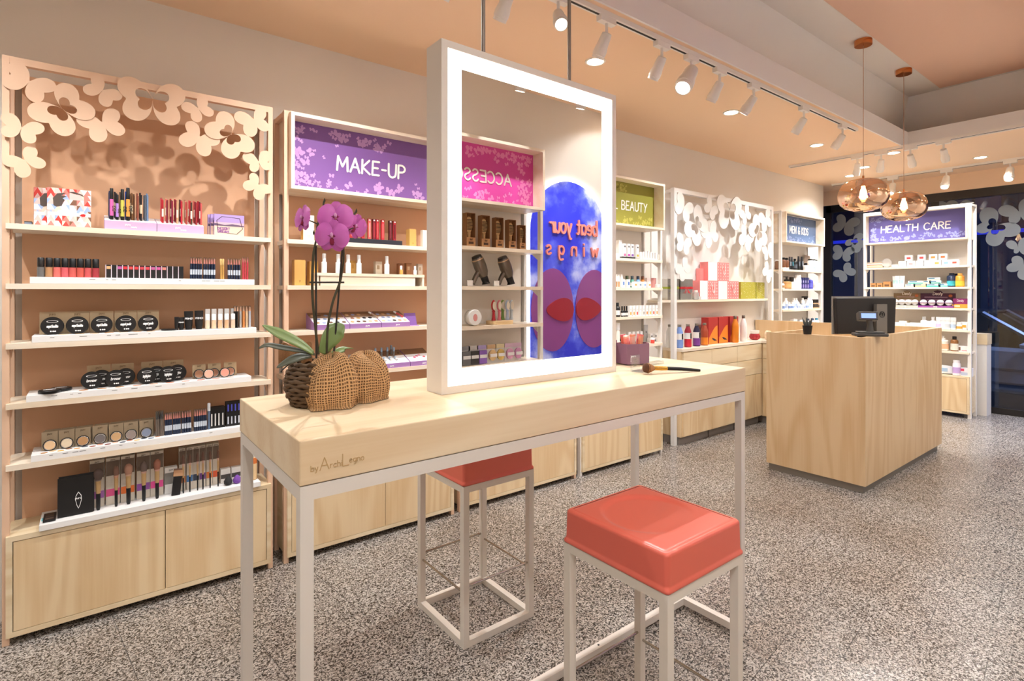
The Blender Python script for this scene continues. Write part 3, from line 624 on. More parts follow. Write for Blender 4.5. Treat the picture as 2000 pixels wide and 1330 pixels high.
def pendant(x, y, z, label):
    p = root('pendant_lamp', label, 'pendant lamp', (x, y, 0))
    R = .178
    prof = [(.05, .128), (.075, .127), (.11, .117), (.145, .092), (.168, .055), (.178, .01), (.176, -.03), (.160, -.07), (.13, -.098), (.10, -.112), (.075, -.118), (.070, -.124)]
    part(p, 'canopy', lat([(.062, 3.352), (.062, 3.40), (.0, 3.40)], 28) if 0 else B().lathe([(.0001, 3.356), (.06, 3.356), (.062, 3.36), (.062, 3.3995)], 28), COPPER, 40)
    part(p, 'cable', B().tube([(0, 0, 3.357), (0, 0, z+.15)], .0022, 6), mat('c99a78', .5))
    part(p, 'cap', B().lathe([(.0001, z+.16), (.007, z+.158), (.007, z+.135), (.052, z+.131), (.052, z+.126), (.0001, z+.126)], 24), COPPER, 40)
    part(p, 'globe', B().lathe([(r_, z+h_) for r_, h_ in prof], 40), AMB, 60, label='copper tinted glass globe')
    part(p, 'holder', B().tube([(0, 0, z+.126), (0, 0, z+.075)], .019, 16), COPPER, 40)
    part(p, 'bulb', B().lathe([(.0001, z-.035), (.018, z-.03), (.027, z-.005), (.024, z+.03), (.014, z+.06), (.013, z+.076)], 16), BULB, 60)
    light('POINT', 'pendant_glow', (x, y, z-.0), (0, 0, -1), P_PEND, WARM, size=.03)
pendant(4.855, 1.685, ZY(1690, 383, 1.685), 'copper glass globe pendant lamp nearer the camera')
pendant(5.79, 1.685, ZY(1762, 403, 1.685), 'copper glass globe pendant lamp farther over the counter')
# ================================================================== lit arch poster on the wall across the shop (seen in the mirror)
ar = root('arch_lightbox', 'lit arch panel with blue sky print and wings, seen in the mirror', 'poster', (PX(1113, 2.915), -.12, 0), PI); AW = PX(1113, 2.915)-PX(1036, 2.915)
def arch(w, z0, zt, n=24): return [(-w, z0)]+[(w*math.cos(PI-PI*k/n), zt-w+w*math.sin(PI*k/n)) for k in range(n+1)]+[(w, z0)]
part(ar, 'backlight', B().prism(arch(AW+.02, .75, 2.235), -.02, -.002), mat('ffffff', .5, emit=2.2))
part(ar, 'print', B().prism(arch(AW, .76, 2.215), -.028, -.0205), sky_print())
AV = 2.908
def al(px): return PX(1113, 2.915)-PX(px, AV)
def az(px, py): return ZY(px, py, AV)
CT = mat('f08f80', .5)
letters(ar, 'beat your', al(1121), az(1121, 457), .112, .14, -.029, .012, CT, 1.6, width=PX(1166, AV)-PX(1075, AV)); letters(ar, 'wings', al(1119), az(1119, 499), .10, .14, -.029, .012, CT, 8, width=PX(1168, AV)-PX(1068, AV))
wg = mat('a8589a', .35, alpha=.6); wr_ = mat('b3323f',   .35, alpha=.7); c = al(1122); zc_ = az(1122, 604); wz = (az(1122, 527)-az(1122, 684))/2
for s_ in (-1, 1):
    part(ar, 'wing', B().prism([(c+s_*(.010+.205+.205*math.cos(a)), zc_+wz*math.sin(a)) for a in [2*PI*k/40 for k in range(40)]], -.034, -.030), wg, label='translucent pink wing')
    part(ar, 'wing_heart', B().prism([(c+s_*(.012+.135+.135*math.cos(a)), zc_+.075*math.sin(a)*(1.1-.35*math.cos(a))) for a in [2*PI*k/32 for k in range(32)]], -.040, -.0345), wr_, label='translucent red wing centre')
# ================================================================== product kinds
def patch(mb, x0, x1, z0, z1, y=-.0004, mi=0): return mb.box(x0, x1, y, y+.0003, z0, z1, mi)
_kc = {}
def memo(f):
    def w(*a, **k):
        key = (f.__name__, a, tuple(sorted(k.items())))
        if key not in _kc: _kc[key] = f(*a, **k)
        return _kc[key]
    return w
@memo
def carton(w, d, h, c, band=None, txt=None, tc='ffffff', lab=None, name='carton', edge=None, th=None, tz=.6):
    """printed box, base centre of its front at the origin; lab=(x0,x1,z0,z1,colour) fractions"""
    k = Kind(name, 'box'); k.add('box', bx(-w/2, w/2, 0, d, 0, h), mat(c, .45))
    if edge: k.add('side_print', B().box(-w/2-.0004, -w/2, .0005, d-.0005, .001, h-.001), mat(edge, .5))
    if band:
        for z0, z1, bc in band: k.add('print_band', patch(B(), -w/2+.0008, w/2-.0008, z0*h+.0006, z1*h-.0006), mat(bc, .5))
    if lab:
        for x0, x1, z0, z1, lc in lab: k.add('label', patch(B(), (x0-.5)*w, (x1-.5)*w, z0*h, z1*h, -.0009), mat(lc, .5))
    if txt: k.add('lettering', text(B(), txt, 0, h*tz, th or w*.2, .16, -.0010, .0004, 'c', 1.5, seg=2, fx=.9), mat(tc, .5))
    return k
@memo
def pencil(c, h=.115, cap=None, r=.0036, tip=None, capf=.3, clear=False, band=None):
    k = Kind('cosmetic_pencil', 'pencil'); zc = h*(1-capf) if cap else h
    k.add('barrel', lat([(r, 0), (r, zc)], 8), mat(c, .35), 50)
    if cap: k.add('cap', lat([(r*1.12, zc), (r*1.12, h-.003), (r*.7, h)], 8), mat(cap, .3) if not clear else ACRYL, 50)
    if tip: k.add('tip', lat([(r*.9, zc), (r*.2, h-.006)], 8), mat(tip, .5), 50)
    if band: k.add('label', lat([(r*1.05, zc*.28), (r*1.05, zc*.62)], 8), mat(band, .5), 50)
    return k
@memo
def bottle(r, h, c, cap='f5f3f0', ch=.2, lab=None, neck=.5, rough=.3, trans=0, shoulder=.12, name='bottle', capr=None, lz=(.18, .62), cat='bottle', pump=False):
    k = Kind(name, cat); zb = h*(1-ch); m = mat(c, rough, trans=trans) if not trans else mat(c, .08, trans=.6)
    k.add('body', lat([(r*.85, 0), (r, r*.12), (r, zb*(1-shoulder)), (r*.8, zb*(1-shoulder*.35)), (r*neck, zb), (r*neck*.9, zb+.001)], 18), m, 45)
    cr = capr or r*neck*1.1
    if pump:
        k.add('pump', lat([(cr, zb), (cr, zb+h*ch*.4), (cr*.35, zb+h*ch*.42), (cr*.35, h*.99)], 12).box(-cr*1.9, cr*.5, -cr*.4, cr*.4, h*.95, h), mat(cap, .4), 45)
    else: k.add('cap', lat([(cr, zb+.0005), (cr, h-.002), (cr*.85, h)], 16), mat(cap, .35), 45)
    if lab: k.add('label', lat([(r*1.012, zb*lz[0]), (r*1.012, zb*lz[1])], 18), mat(lab, .5), 45)
    return k
@memo
def jar(r, h, c, lid='f5f3f0', lh=.35, lab=None):
    k = Kind('jar', 'jar'); z = h*(1-lh)
    k.add('body', lat([(r*.92, 0), (r, r*.1), (r, z-.001), (r*.95, z)], 20), mat(c, .3), 45)
    k.add('lid', lat([(r*1.04, z), (r*1.04, h-.002), (r*.95, h)], 20), mat(lid, .35), 45)
    if lab: k.add('label', lat([(r*1.01, z*.2), (r*1.01, z*.8)], 20), mat(lab, .5), 45)
    return k
@memo
def tubek(w, h, c, cap='222222', lab=None, txt=None, tc='f4f4f4'):
    """squeeze tube standing on its cap"""
    k = Kind('squeeze_tube', 'tube'); V = []; n = 16; hc = h*.16
    rows = [(hc, w*.42, w*.36), (h*.35, w*.46, w*.32), (h*.7, w*.49, w*.18), (h*.93, w*.52, w*.05), (h, w*.52, w*.045)]
    for z, a, b in rows:
        for i in range(n): t = 2*PI*i/n; V.append((a*math.cos(t), b*math.sin(t), z))
    Fs = [(i*n+j, i*n+(j+1) % n, (i+1)*n+(j+1) % n, (i+1)*n+j) for i in range(len(rows)-1) for j in range(n)]+[tuple((len(rows)-1)*n+j for j in range(n)), tuple(range(n))[::-1]]
    k.add('body', B().add(V, Fs), mat(c, .3), 50); k.add('cap', lat([(w*.36, 0), (w*.38, hc)], 16), mat(cap, .35), 50)
    if lab: k.add('label', B().prism([(-w*.3, h*.3), (w*.3, h*.3), (w*.3, h*.62), (-w*.3, h*.62)], -w*.345, -w*.33), mat(lab, .5))
    if txt: k.add('lettering', text(B(), txt, 0, h*.55, w*.22, .18, -w*.36, .0006, 'c', 1.5, seg=2), mat(tc, .5))
    return k
@memo
def compact(r, face, rim='141213', txt=None, tc='f2f0ee', window=None, th=.011, emblem=True):
    """round powder compact, standing upright on its edge, face towards -y"""
    k = Kind('powder_compact', 'compact'); q = Matrix.Rotation(PI/2, 4, 'X'); q.translation = Vector((0, th, r))
    k.add('case', lat([(r*.96, 0), (r, .002), (r, th-.002), (r*.95, th)], 28).move(q), mat(rim, .3), 40)
    if window: k.add('powder', lat([(.0001, th+.0006), (r*.74, th+.0006), (r*.76, th)], 24).move(q), mat(window, .6))
    if window: k.add('ring', lat([(r*.86, th), (r*.80, th+.0012), (r*.75, th)], 24).move(q), mat('cfc8c0', .25, .8))
    if txt:
        mb = B(); text(mb, txt, 0, r*.82, r*.30, .16, -.0006, .0004, 'c', 1.4, .25, seg=2, fx=min(1, 5.2/len(txt)))
        if emblem:
            e = [(r*.50*math.cos(2*PI*i/20), r*1.48+r*.13*math.sin(2*PI*i/20)) for i in range(20)]
            mb.ring(e, [(a*.86, r*1.48+(b-r*1.48)*.78) for a, b in e], -.001, -.0004)
        for x in (-.12, .08, .24): mb.prism([(r*(x+.08*math.cos(a)), r*(.40+.08*math.sin(a))) for a in [2*PI*i/8 for i in range(8)]], -.001, -.0004)
        k.add('lettering', mb, mat(tc, .5))
    return k
def brush_kind(hair, hc, r, h, tipr, flat=1.0):
    k = Kind('makeup_brush', 'brush'); zh = h*.40; zf = h*.70
    k.add('handle', lat([(r*.55, 0), (r*.75, h*.05), (r*.8, zh)], 14), BLACK, 50)
    k.add('ferrule', lat([(r*.82, zh), (r*.95, h*.5), (r*1.0, zf)], 14, sy=flat), mat('c9a574', .35, .55), 50)
    k.add('bristles', lat([(r*1.0, zf), (tipr*1.0, h*.83), (tipr*.95, h*.93), (tipr*.5, h*.985), (.0005, h)], 14, sy=flat), mat(hc, .9), 60)
    k.add('bristle_base', lat([(r*1.01, zf), ((r+tipr)/2*1.01, h*.77)], 14, sy=flat), mat(hair, .9), 60)
    return k
def tray(label, x0, x1, y, z, h=.027, d=.15, c='f4f2f0', swatches=None, tick=None):
    t = root('display_tray', label, 'tray', (x0, y, z+.0004)); w = x1-x0
    part(t, 'base', bx(0, w, .0, d, 0, h), mat(c, .35), bevel=.0015)
    rng = random.Random(label); mb = B()
    for k in range(9):
        a = rng.uniform(.02, w-.05); mb.box(a, a+rng.uniform(.008, .02), -.0006, -.0001, h*.62, h*.70)
    part(t, 'price_print', mb, mat('8a8784', .6), label='tiny price lettering')['kind'] = 'stuff'
    if swatches:
        for a, b, r, c2 in swatches: part(t, 'swatch', lat([(r, 0), (r, .0012), (.0001, .0014)], 14, c=(a, b, h), sy=.75), mat(c2, .6))
    return t
# ================================================================== near shelf unit: top shelf
Z1, Z2, Z3, Z4, Z5 = ZS; ZCB = .432
def picbox(label, x, y):
    w, h, d = .142, .157, .03
    t = root('gift_box', label, 'box', (x, y, Z1+.0005))
    part(t, 'box', bx(0, w, 0, d, 0, h), mat('f0ece8', .4)); part(t, 'spine', bx(-.0006, 0, .0005, d-.0005, .0005, h-.0005), mat('7c4a44', .5))
    cols = ['e2453c', 'f0877c', 'f6c9c2', 'f4f1ee', 'dfe6f4', 'a8bfe6', 'f1dcc8', '8a5f4a']; mats = [mat(c, .5) for c in cols]; mb = B(); rng = random.Random(3)
    nx, nz = 6, 7
    for j in range(nz):
        for i in range(nx):
            x0, z0 = w*i/nx, h*j/nz; x1, z1 = w*(i+1)/nx, h*(j+1)/nz; xm = (x0+x1)/2
            f = j/(nz-1)
            pick = lambda: rng.choices(range(8), ([2, 4, 4, 3, 1, .5, 2, 2.2] if f < .25 else [.2, .6, 1.5, 5, 4, 2, 1, .3] if f < .6 else [4, 3, 2, 2, 1, .5, 1, .2] if f > .75 else [1, 2, 2, 3, 2, 1, 2, .3]))[0]
            y_ = -.0008
            mb.add([(x0, y_, z0), (x1, y_, z0), (xm, y_, z1)], [(0, 1, 2)], pick()); a, b = pick(), pick()
            mb.add([(x0, y_, z0), (xm, y_, z1), (x0, y_, z1)], [(0, 1, 2)], a); mb.add([(x1, y_, z0), (x1, y_, z1), (xm, y_, z1)], [(0, 1, 2)], b)
    part(t, 'triangle_print', mb, mats, label='red, white and blue triangle print')['kind'] = 'stuff'
    part(t, 'white_band', patch(B(), .001, w-.001, h*.28, h*.37, -.0013), mat('f6f3f0', .5))
    hair = [(.02, .085), (.018, .115), (.032, .135), (.06, .14), (.045, .128), (.062, .126), (.048, .116), (.056, .11), (.05, .098), (.046, .085), (.03, .08)]
    part(t, 'hair_print', B().prism([(a, b) for a, b in hair], -.0017, -.0013).prism([(.068, .145), (.085, .147), (.112, .138), (.12, .128), (.104, .136), (.085, .139)], -.0017, -.0013), mat('5a4b44', .5), label='dark swept hair print')['kind'] = 'stuff'
    part(t, 'lips_print', B().prism([(.103, .048), (.110, .055), (.118, .0565), (.124, .054), (.122, .046), (.114, .0445)], -.0018, -.0014), mat('d92c2c', .4), label='red lips print')
picbox('red and white triangle patterned picture box in front', PX(92, 2.915), 2.915)
picbox('red and white triangle patterned picture box half hidden behind', PX(66, 2.945), 2.948)
put(carton(.024, .03, .018, '4c4744', band=((.2, .8, '7d8aa0'),)), 'small dark box left of the picture boxes', PX(55, 2.97), 2.97, Z1)
def lilac_display(label, x0, x1, z, y=2.912, hf=.038, hb=.072, d=.13, name='display_stand', dark='a57fb4'):
    t = root(name, label, 'display', (x0, y, z+.0005)); w = x1-x0
    part(t, 'base', B().prism([(0, 0), (d, 0), (d, hb-.001), (0, hf-.001)], 0, w, plane='yz'), mat('cfaed0', .5))
    part(t, 'top_sheet', B().prism([(0, hf-.001), (d, hb-.001), (d, hb), (0, hf)], 0.0008, w-.0008, plane='yz'), mat('f3eeee', .4))
    mb = B(); text(mb, 'puro', w/2-.012, hf*.52, .008, .2, -.0003, .0005, 'c', 1.4, seg=2); text(mb, 'beauty', w/2+.01, hf*.30, .006, .2, -.0003, .0005, 'c', 1.4, seg=2)
    part(t, 'lettering', mb, mat('ffffff', .5)); return t
def at_slope(y, y0, hf=.038, hb=.072, d=.13): return hf+(hb-hf)*(y-y0)/d
xa0, xa1, xb1 = PX(204, 2.912), PX(306.5, 2.912), PX(398, 2.912)
lilac_display('lilac display stand holding brow and liner pencils', xa0, xa1-.001, Z1); lilac_display('lilac display stand holding red lip pencils', xa1+.001, xb1, Z1)
def marker(c):
    k = Kind('highlighter_marker', 'marker'); r = .0068
    k.add('barrel', lat([(r, .018), (r, .09)], 12), mat(c, .4), 50); k.add('foot', lat([(r*.85, 0), (r, .018)], 12), BLACK, 50); k.add('cap', lat([(r*.95, .09), (r*.9, .136), (r*.8, .138)], 12), BLACK, 50)
    k.add('lettering', text(B(), 'EYE', 0, 0, .010, .2, -r-.0002, .0004, 'c', 1.5, seg=2).move(Matrix.Rotation(PI/2, 4, 'Y') @ Matrix.Translation((0, 0, 0))).move(Matrix.Translation((0.004, 0, .05))), BLACK)
    return k
for px, c, lb, s in ((218, 'e36cb0', 'pink marker with black cap in the lilac stand', 1), (229, 'b88bd8', 'short violet marker with black cap in the lilac stand', .82), (239, 'cfc95a', 'yellow-green marker with black cap in the lilac stand', 1), (250, 'eda04d', 'tall orange marker with black cap in the lilac stand', 1.06)):
    y = 2.935; put(marker(c), lb, PX(px, y), y, Z1+at_slope(y, 2.912)-.002, sc=s)
rng = random.Random(5)
for k, (px, c) in enumerate(((214, '38405c'), (226, '2a2a30'), (237, '4a3a2e'), (247, '2d4f9a'), (257, '7d5636'), (262, '6a4730'), (269, '8b4a3a'), (276, '2c2628'), (283, '5a5f68'), (289, '6d86a8'))):
    for j, y in enumerate((2.955, 2.985, 3.015)): put(pencil(c, rng.uniform(.108, .12), r=.0038, band='d8c6a4' if k % 3 == 1 else None), 'slim eye pencil behind the markers, %s from the left, %s row' % (ORD[k], ('front', 'middle', 'back')[j]), PX(px, 2.955)+rng.uniform(-.002, .002), y, Z1+at_slope(y, 2.912)-.002, rx=rng.uniform(-.03, .03))
reds = ['b3202c', '9c2f34', 'c22b3a', '7c2230', 'd4625c', 'a8453c', '8a1f3c', 'e0786e', '4e3a2c', 'c8a27a']
for i in range(9):
    for j, y in enumerate((2.935, 2.96, 2.985, 3.01)):
        put(pencil(reds[(i*3+j*2) % 10], .106, r=.0037, band='f0e4d4' if (i+j) % 3 == 0 else None), 'lip pencil in the right lilac stand, %s from the left, %s row' % (ORD[i], ('front', 'second', 'third', 'back')[j]), PX(317+i*9.3, 2.95)+rng.uniform(-.002, .002), y, Z1+at_slope(y, 2.912)-.002, rx=rng.uniform(-.03, .03))
def palette(label, x, y):
    t = root('palette_box', label, 'box', (x, y, Z1+.0005)); w, h, d = .132, .102, .012
    part(t, 'box', bx(0, w, 0, d, 0, h), mat('8f6db0', .4))
    m = [mat(c, .5) for c in ('b59ad2', 'e6b8c4', '6f5a72', 'f0cdb8')]; mb = B()
    mb.box(.001, w-.001, -.0008, -.0001, h*.62, h-.001, 0).box(.001, w-.001, -.0008, -.0001, h*.45, h*.62, 1).prism([(.001, h*.45), (w-.001, h*.45), (w-.001, h*.5), (w*.6, h*.56), (w*.35, h*.5), (.001, h*.57)], -.0012, -.0008, 2).box(.001, w-.001, -.0008, -.0001, .001, h*.45, 3)
    part(t, 'desert_print', mb, m)['kind'] = 'stuff'
    mb = B(); text(mb, 'DESERT', w*.32, h*.27, .011, .2, -.0012, .0004, seg=2); text(mb, 'DREAM', w*.30, h*.13, .011, .2, -.0012, .0004, seg=2); part(t, 'lettering', mb, mat('8a4fa0', .5))
    hx_ = [(w*.12, h*.15), (w*.08, h*.7), (w*.25, h*.9), (w*.85, h*.86), (w*.95, h*.35), (w*.75, h*.08)]
    c = (w/2, h/2); part(t, 'outline_print', B().ring(hx_, [(c[0]+(a-c[0])*.96, c[1]+(b-c[1])*.96) for a, b in hx_], -.0016, -.0012), BLACK)
palette('lilac desert palette box in front of its stack', PX(418, 2.915), 2.915); palette('lilac desert palette box in the middle of its stack', PX(411, 2.94), 2.940); palette('lilac desert palette box at the back of its stack', PX(406, 2.96), 2.962)
# ------------------------------------------------------------------ second shelf
TYF = 2.897
tray('long white tray under the lip glosses', PX(58, TYF), PX(497, TYF), TYF, Z2); ZT = Z2+.0275
for px, c, lb in ((80, '6f6c6a', 'lip gloss with silver grey body, first in its row'), (96, 'b98a62', 'lip gloss with tan body, second in its row'), (111.5, 'e0736a', 'lip gloss with coral body, third in its row'), (127, 'd9656a', 'lip gloss with pink-red body, fourth in its row'), (142, 'd4625c', 'lip gloss with coral body, fifth in its row'), (157, 'cf5d52', 'lip gloss with red-coral body, sixth in its row'), (172, 'd05a5c', 'lip gloss with red body, seventh in its row'), (187, 'a83c44', 'lip gloss with dark red body, last in its row')):
    put(bottle(.0125, .079, c, '161415', .48, neck=.86, shoulder=.04, name='lip_gloss', cat='lip gloss', lab=None), lb, PX(px, 2.925), 2.925, ZT)
lips = ['e8b07a', '1a1718', 'c05aa0', 'd8323c', 'e04a4a', 'd63a3e', 'd04450', 'dc4650', 'c8609a', 'd85ca0', 'e28a7e', '1a1718', '1a1718', '1a1718']
for i in range(14):
    px = 212+i*10.85; kk = carton(.0215, .02, .056, '1c191a', lab=((0, .12, 0, 1, 'f0d8e0'), (.2, .85, .68, .9, lips[i])), name='lipstick_carton')
    put(kk, 'black lipstick carton on the second tray, %s from the left' % ORD[i], PX(px, 2.922), 2.922, ZT)
def bundle(px0, px1, n, y, z, kind, label, group, dy=.012, rows=2):
    for i in range(n):
        px = px0+(px1-px0)*(i+.5)/n
        for r in range(rows): put(kind, '%s, %s%s' % (label, ORD[i], (' in front', ' behind')[r] if rows > 1 else ''), PX(px, y), y+r*dy, z, rx=rng.uniform(-.02, .02), ry=rng.uniform(-.02, .02))
NAVY = pencil('262f45', .102, 'dfe6ea', .0042, tip='e0897a', capf=.3, clear=True, band='c8ced8')
bundle(371, 395, 5, 2.925, ZT, NAVY, 'navy lip crayon in the left bundle on the second tray', 'lip crayons, left bundle')
bundle(397, 421, 5, 2.925, ZT, NAVY, 'navy lip crayon in the middle bundle on the second tray', 'lip crayons, middle bundle')
bundle(430, 438, 2, 2.925, ZT, pencil('c89a54', .098, 'dcb878', .0042), 'gold crayon standing alone on the second tray', 'gold crayons', rows=1)
bundle(445, 470, 5, 2.925, ZT, NAVY, 'navy lip crayon in the right bundle on the second tray', 'lip crayons, right bundle')
bundle(473, 485, 3, 2.925, ZT, pencil('c2404c', .112, 'e9d6d8', .0042, tip='d86a6a', capf=.25, clear=True), 'red crayon at the right end of the second tray', 'red crayons', rows=1)
# ------------------------------------------------------------------ third shelf
tray('long white tray under the foundation compacts', PX(62, TYF), PX(501, TYF), TYF, Z3, swatches=[(.10+i*.05, .02, .016, c) for i, c in enumerate(('e8c8a4', 'dcb48a', 'd0a070', 'c08c5c', 'e4bc98', 'd8a880', 'c89468'))]); ZT = Z3+.0275
cardk = carton(.082, .003, .094, 'b9a07e', txt='puro', tc='8a6f4c', name='backing_card', tz=.84, th=.009)
for px, lb, t in ((102, 'first', 'compact foundation'), (151, 'second', 'compact foundation'), (199, 'third', 'compact foundation'), (246, 'fourth', 'compact powder'), (290, 'fifth', 'compact powder')):
    put(cardk, 'kraft backing card behind the %s black compact on the third shelf' % lb, PX(px, 2.965), 2.968, ZT, rx=-.12)
    put(compact(.038, '141213', txt=t), 'black %s compact with white script, %s in its row' % (t, lb), PX(px, 2.935), 2.938, ZT-.002, rx=-.16)
put(Kind('powder_mirror', 'compact').add('case', lat([(.03, 0), (.031, .006), (.0001, .008)], 24), BLACK, 40), 'flat black compact lying on the third tray', PX(330, 2.935), 2.935, ZT)
for px, w, h, lb in ((345, .018, .06, 'small black tube left of the primer tubes'), (354, .024, .058, 'small black primer tube in front'), (368.5, .036, .086, 'large black primer tube on the left'), (388.5, .036, .088, 'large black primer tube on the right')):
    put(tubek(w, h, '171516', '171516', txt='PRIMER' if w > .02 else None), lb, PX(px, 2.94), 2.94, ZT)
for i, px in enumerate((405, 417.5, 430, 442.5, 455)):
    put(carton(.02, .02, .094, 'f2efec', name='concealer_carton', lab=((.25, .75, .35, .5, 'd8d2cc'),)), 'tall white concealer carton, %s behind the bottles' % ORD[i], PX(px+1, 2.965), 2.968, ZT)
    put(bottle(.0095, .07, ('ecd3b8', 'ecc8a6', 'e3bb96', 'deb48c', 'e8c8ae')[i], 'f4f1ee', .42, neck=.9, shoulder=.03, name='concealer'), 'small nude concealer bottle with white cap, number %s from the left' % ('one', 'two', 'three', 'four', 'five')[i], PX(px, 2.93), 2.93, ZT)
for i, (px, c) in enumerate(((459, '22201f'), (464, '2c2826'), (470, 'b0aaa4'), (476, 'd98a4e'), (482, 'e2c29a'), (488, 'b9bcc6'))):
    for r in range(2): put(pencil(c, .108, 'e8ecee', .0045, tip='d8a080', capf=.25, clear=True), 'crayon at the right end of the third tray, %s %s' % (ORD[i], ('in front', 'behind')[r]), PX(px, 2.93), 2.93+.013*r, ZT)
# ------------------------------------------------------------------ fourth shelf
tray('long white tray under the bronzer compacts', PX(51, TYF), PX(491, TYF), TYF, Z4, swatches=[(.18+i*.062, .018, .016, c) for i, c in enumerate(('b4784e', 'c08a5c', 'd0a078', 'd8a48c', 'e0b49c', 'c8846c', 'd89a88', 'd88a7c', 'e0a090', 'e4b0a0'))]); ZT = Z4+.0275
flatc = Kind('powder_compact', 'compact').add('case', lat([(.035, 0), (.037, .003), (.037, .010), (.034, .013), (.0001, .0132)], 28), BLACK, 40).add('lettering', B().box(-.02, .02, -.004, .004, .0133, .0137).box(-.012, .012, .008, .012, .0133, .0137), mat('e8e6e4', .5))
put(flatc, 'black compact lying flat at the front of the fourth tray', PX(97, 2.925), 2.925, ZT); put(flatc, 'black compact lying flat behind the first one', PX(119, 2.96), 2.962, ZT)
for pf, pb, pc, t, lb in ((179, 198, 193, 'bronzer', 'left bronzer'), (226, 245, 240, 'bronzer', 'right bronzer'), (287, 306, 297, 'highlighter', 'left highlighter'), (329, 347, 339, 'highlighter', 'right highlighter')):
    put(cardk, 'kraft backing card behind the %s compacts' % lb, PX(pc, 2.985), 2.985, ZT, rx=-.1)
    put(compact(.037, '141213', txt=t), 'black %s compact, rear one of the %s pair' % (t, lb), PX(pb, 2.96), 2.962, ZT, rx=-.14)
    put(compact(.037, '141213', txt=t), 'black %s compact, front one of the %s pair' % (t, lb), PX(pf, 2.928), 2.928, ZT, rx=-.14)
cards = carton(.056, .003, .066, 'b9a07e', txt='puro', tc='8a6f4c', name='backing_card', tz=.84, th=.007)
for px, lb, c in ((389, 'left', 'a8785a'), (419, 'middle', '9c6a50'), (450, 'right', 'b07a60')):
    put(cards, 'small kraft card behind the %s blush compact' % lb, PX(px, 2.975), 2.975, ZT, rx=-.1)
    put(compact(.0225, '3a2c26', window=c, th=.009), 'small %s blush compact against its card' % lb, PX(px, 2.955), 2.957, ZT, rx=-.14)
put(compact(.0235, '2a2220', window='e0ab94', th=.009), 'pale pink blush compact in front, left', PX(408, 2.925), 2.925, ZT, rx=-.14); put(compact(.0235, '2a2220', window='dc9480', th=.009), 'rose blush compact in front, right', PX(439.5, 2.925), 2.925, ZT, rx=-.14)
# ------------------------------------------------------------------ fifth shelf
sw = [];
for i, c in enumerate(('b08050', 'e8c090', 'd8a840', '9a6a50', 'e0a060', '404858', 'a05848', 'c08870', '8a4a44', 'd0a890', '505868', 'b06a50', 'e8b870', '38404c', '6a7a94', 'c89070')): sw.append((.04+i*.026, .016+.016*(i % 2), .011, c))
tray('long white tray under the eyeshadow cards', PX(60, TYF), PX(472, TYF)+.12, TYF, Z5, swatches=sw); ZT = Z5+.0275
ec = carton(.052, .003, .075, 'a89478', txt='puro', tc='6f5a40', name='backing_card', tz=.84, th=.007)
for px, c, lb in ((97, 'd8b48c', 'gold beige'), (130, 'd8c4a8', 'pale beige'), (162, 'b08458', 'bronze brown'), (195.5, '6a6260', 'charcoal'), (227, 'c0986c', 'tan'), (256, '8a7c74', 'taupe'), (286, '7c8498', 'blue grey')):
    for r in range(3): put(ec, 'kraft card behind the %s eyeshadow, %s of its stack' % (lb, ('front', 'middle', 'back')[r]), PX(px, 2.95)+.004*r, 2.953+.022*r, ZT, rx=-.12)
    put(compact(.0225, '1f1c1b', window=c, th=.008), 'round %s eyeshadow against its card on the fifth shelf' % lb, PX(px, 2.935), 2.937, ZT, rx=-.14)
bundle(304, 320, 4, 2.93, ZT, pencil('6f6258', .115, 'dfe6ea', .0042, tip='303030', capf=.32, clear=True), 'taupe pencil in the leftmost bundle on the fifth tray', 'eye pencils, leftmost bundle')
for a, b, lb in ((322, 336, 'second'), (338, 353, 'third'), (355, 374, 'fourth')): bundle(a, b, 4, 2.93, ZT, NAVY, 'navy eye pencil in the %s bundle on the fifth tray' % lb, 'eye pencils, %s bundle' % lb)
bundle(379, 404, 6, 2.93, ZT, NAVY, 'navy eye pencil in the widest bundle on the fifth tray', 'eye pencils, widest bundle')
put(pencil('5c6c84', .125, 'e4e8ec', .006, capf=.3), 'grey-blue mascara with white cap beside the pencils', PX(408, 2.935), 2.935, ZT)
bc = carton(.0175, .0175, .1, '161415', lab=((.3, .6, .12, .7, 'd8d4d0'),), name='mascara_carton')
for i, px in enumerate((414, 421, 428, 435.5)):
    for r in range(2): put(bc, 'black mascara carton left of the table corner, %s %s' % (ORD[i], ('in front', 'behind')[r]), PX(px, 2.935), 2.935+.02*r, ZT)
bt = carton(.0175, .0175, .118, '161415', lab=((.3, .6, .62, .9, '5a5fd8'), (.3, .6, .1, .4, 'c8ccd8')), name='mascara_carton')
for i, px in enumerate((446, 453, 460, 467)):
    for r in range(2): put(bt, 'tall black carton with blue print, %s by the table corner, %s' % (ORD[i], ('in front', 'behind')[r]), PX(px, 2.935), 2.935+.02*r, ZT)
# ------------------------------------------------------------------ on the cabinet top
t6 = root('display_tray', 'deep white tray with make-up brushes on the cabinet', 'tray', (PX(76, 2.884), 2.884, ZCB+.0004)); W6 = PX(509, 2.884)-PX(76, 2.884)
part(t6, 'base', bx(0, W6, 0, .17, .0005, .025), TRAYW, bevel=.0015); ZT = ZCB+.0255
part(t6, 'colour_strip', bx(.004, .03, .05, .09, .0251, .0256), mat('6fc2cc', .5))
kp = Kind('eyeshadow_palette', 'palette').add('case', bx(-.02, .02, -.045, .045, 0, .009), BLACK).add('pan', bx(-.014, .014, -.040, -.016, .0091, .0096), mat('55504d', .2, .6)).add('pan', bx(-.014, .014, -.012, .012, .0091, .0096), mat('3a3634', .2, .6)).add('pan', bx(-.014, .014, .016, .040, .0091, .0096), mat('46413e', .2, .6))
put(kp, 'narrow black palette lying at the left end of the brush tray', PX(97, 2.94), 2.95, ZT)
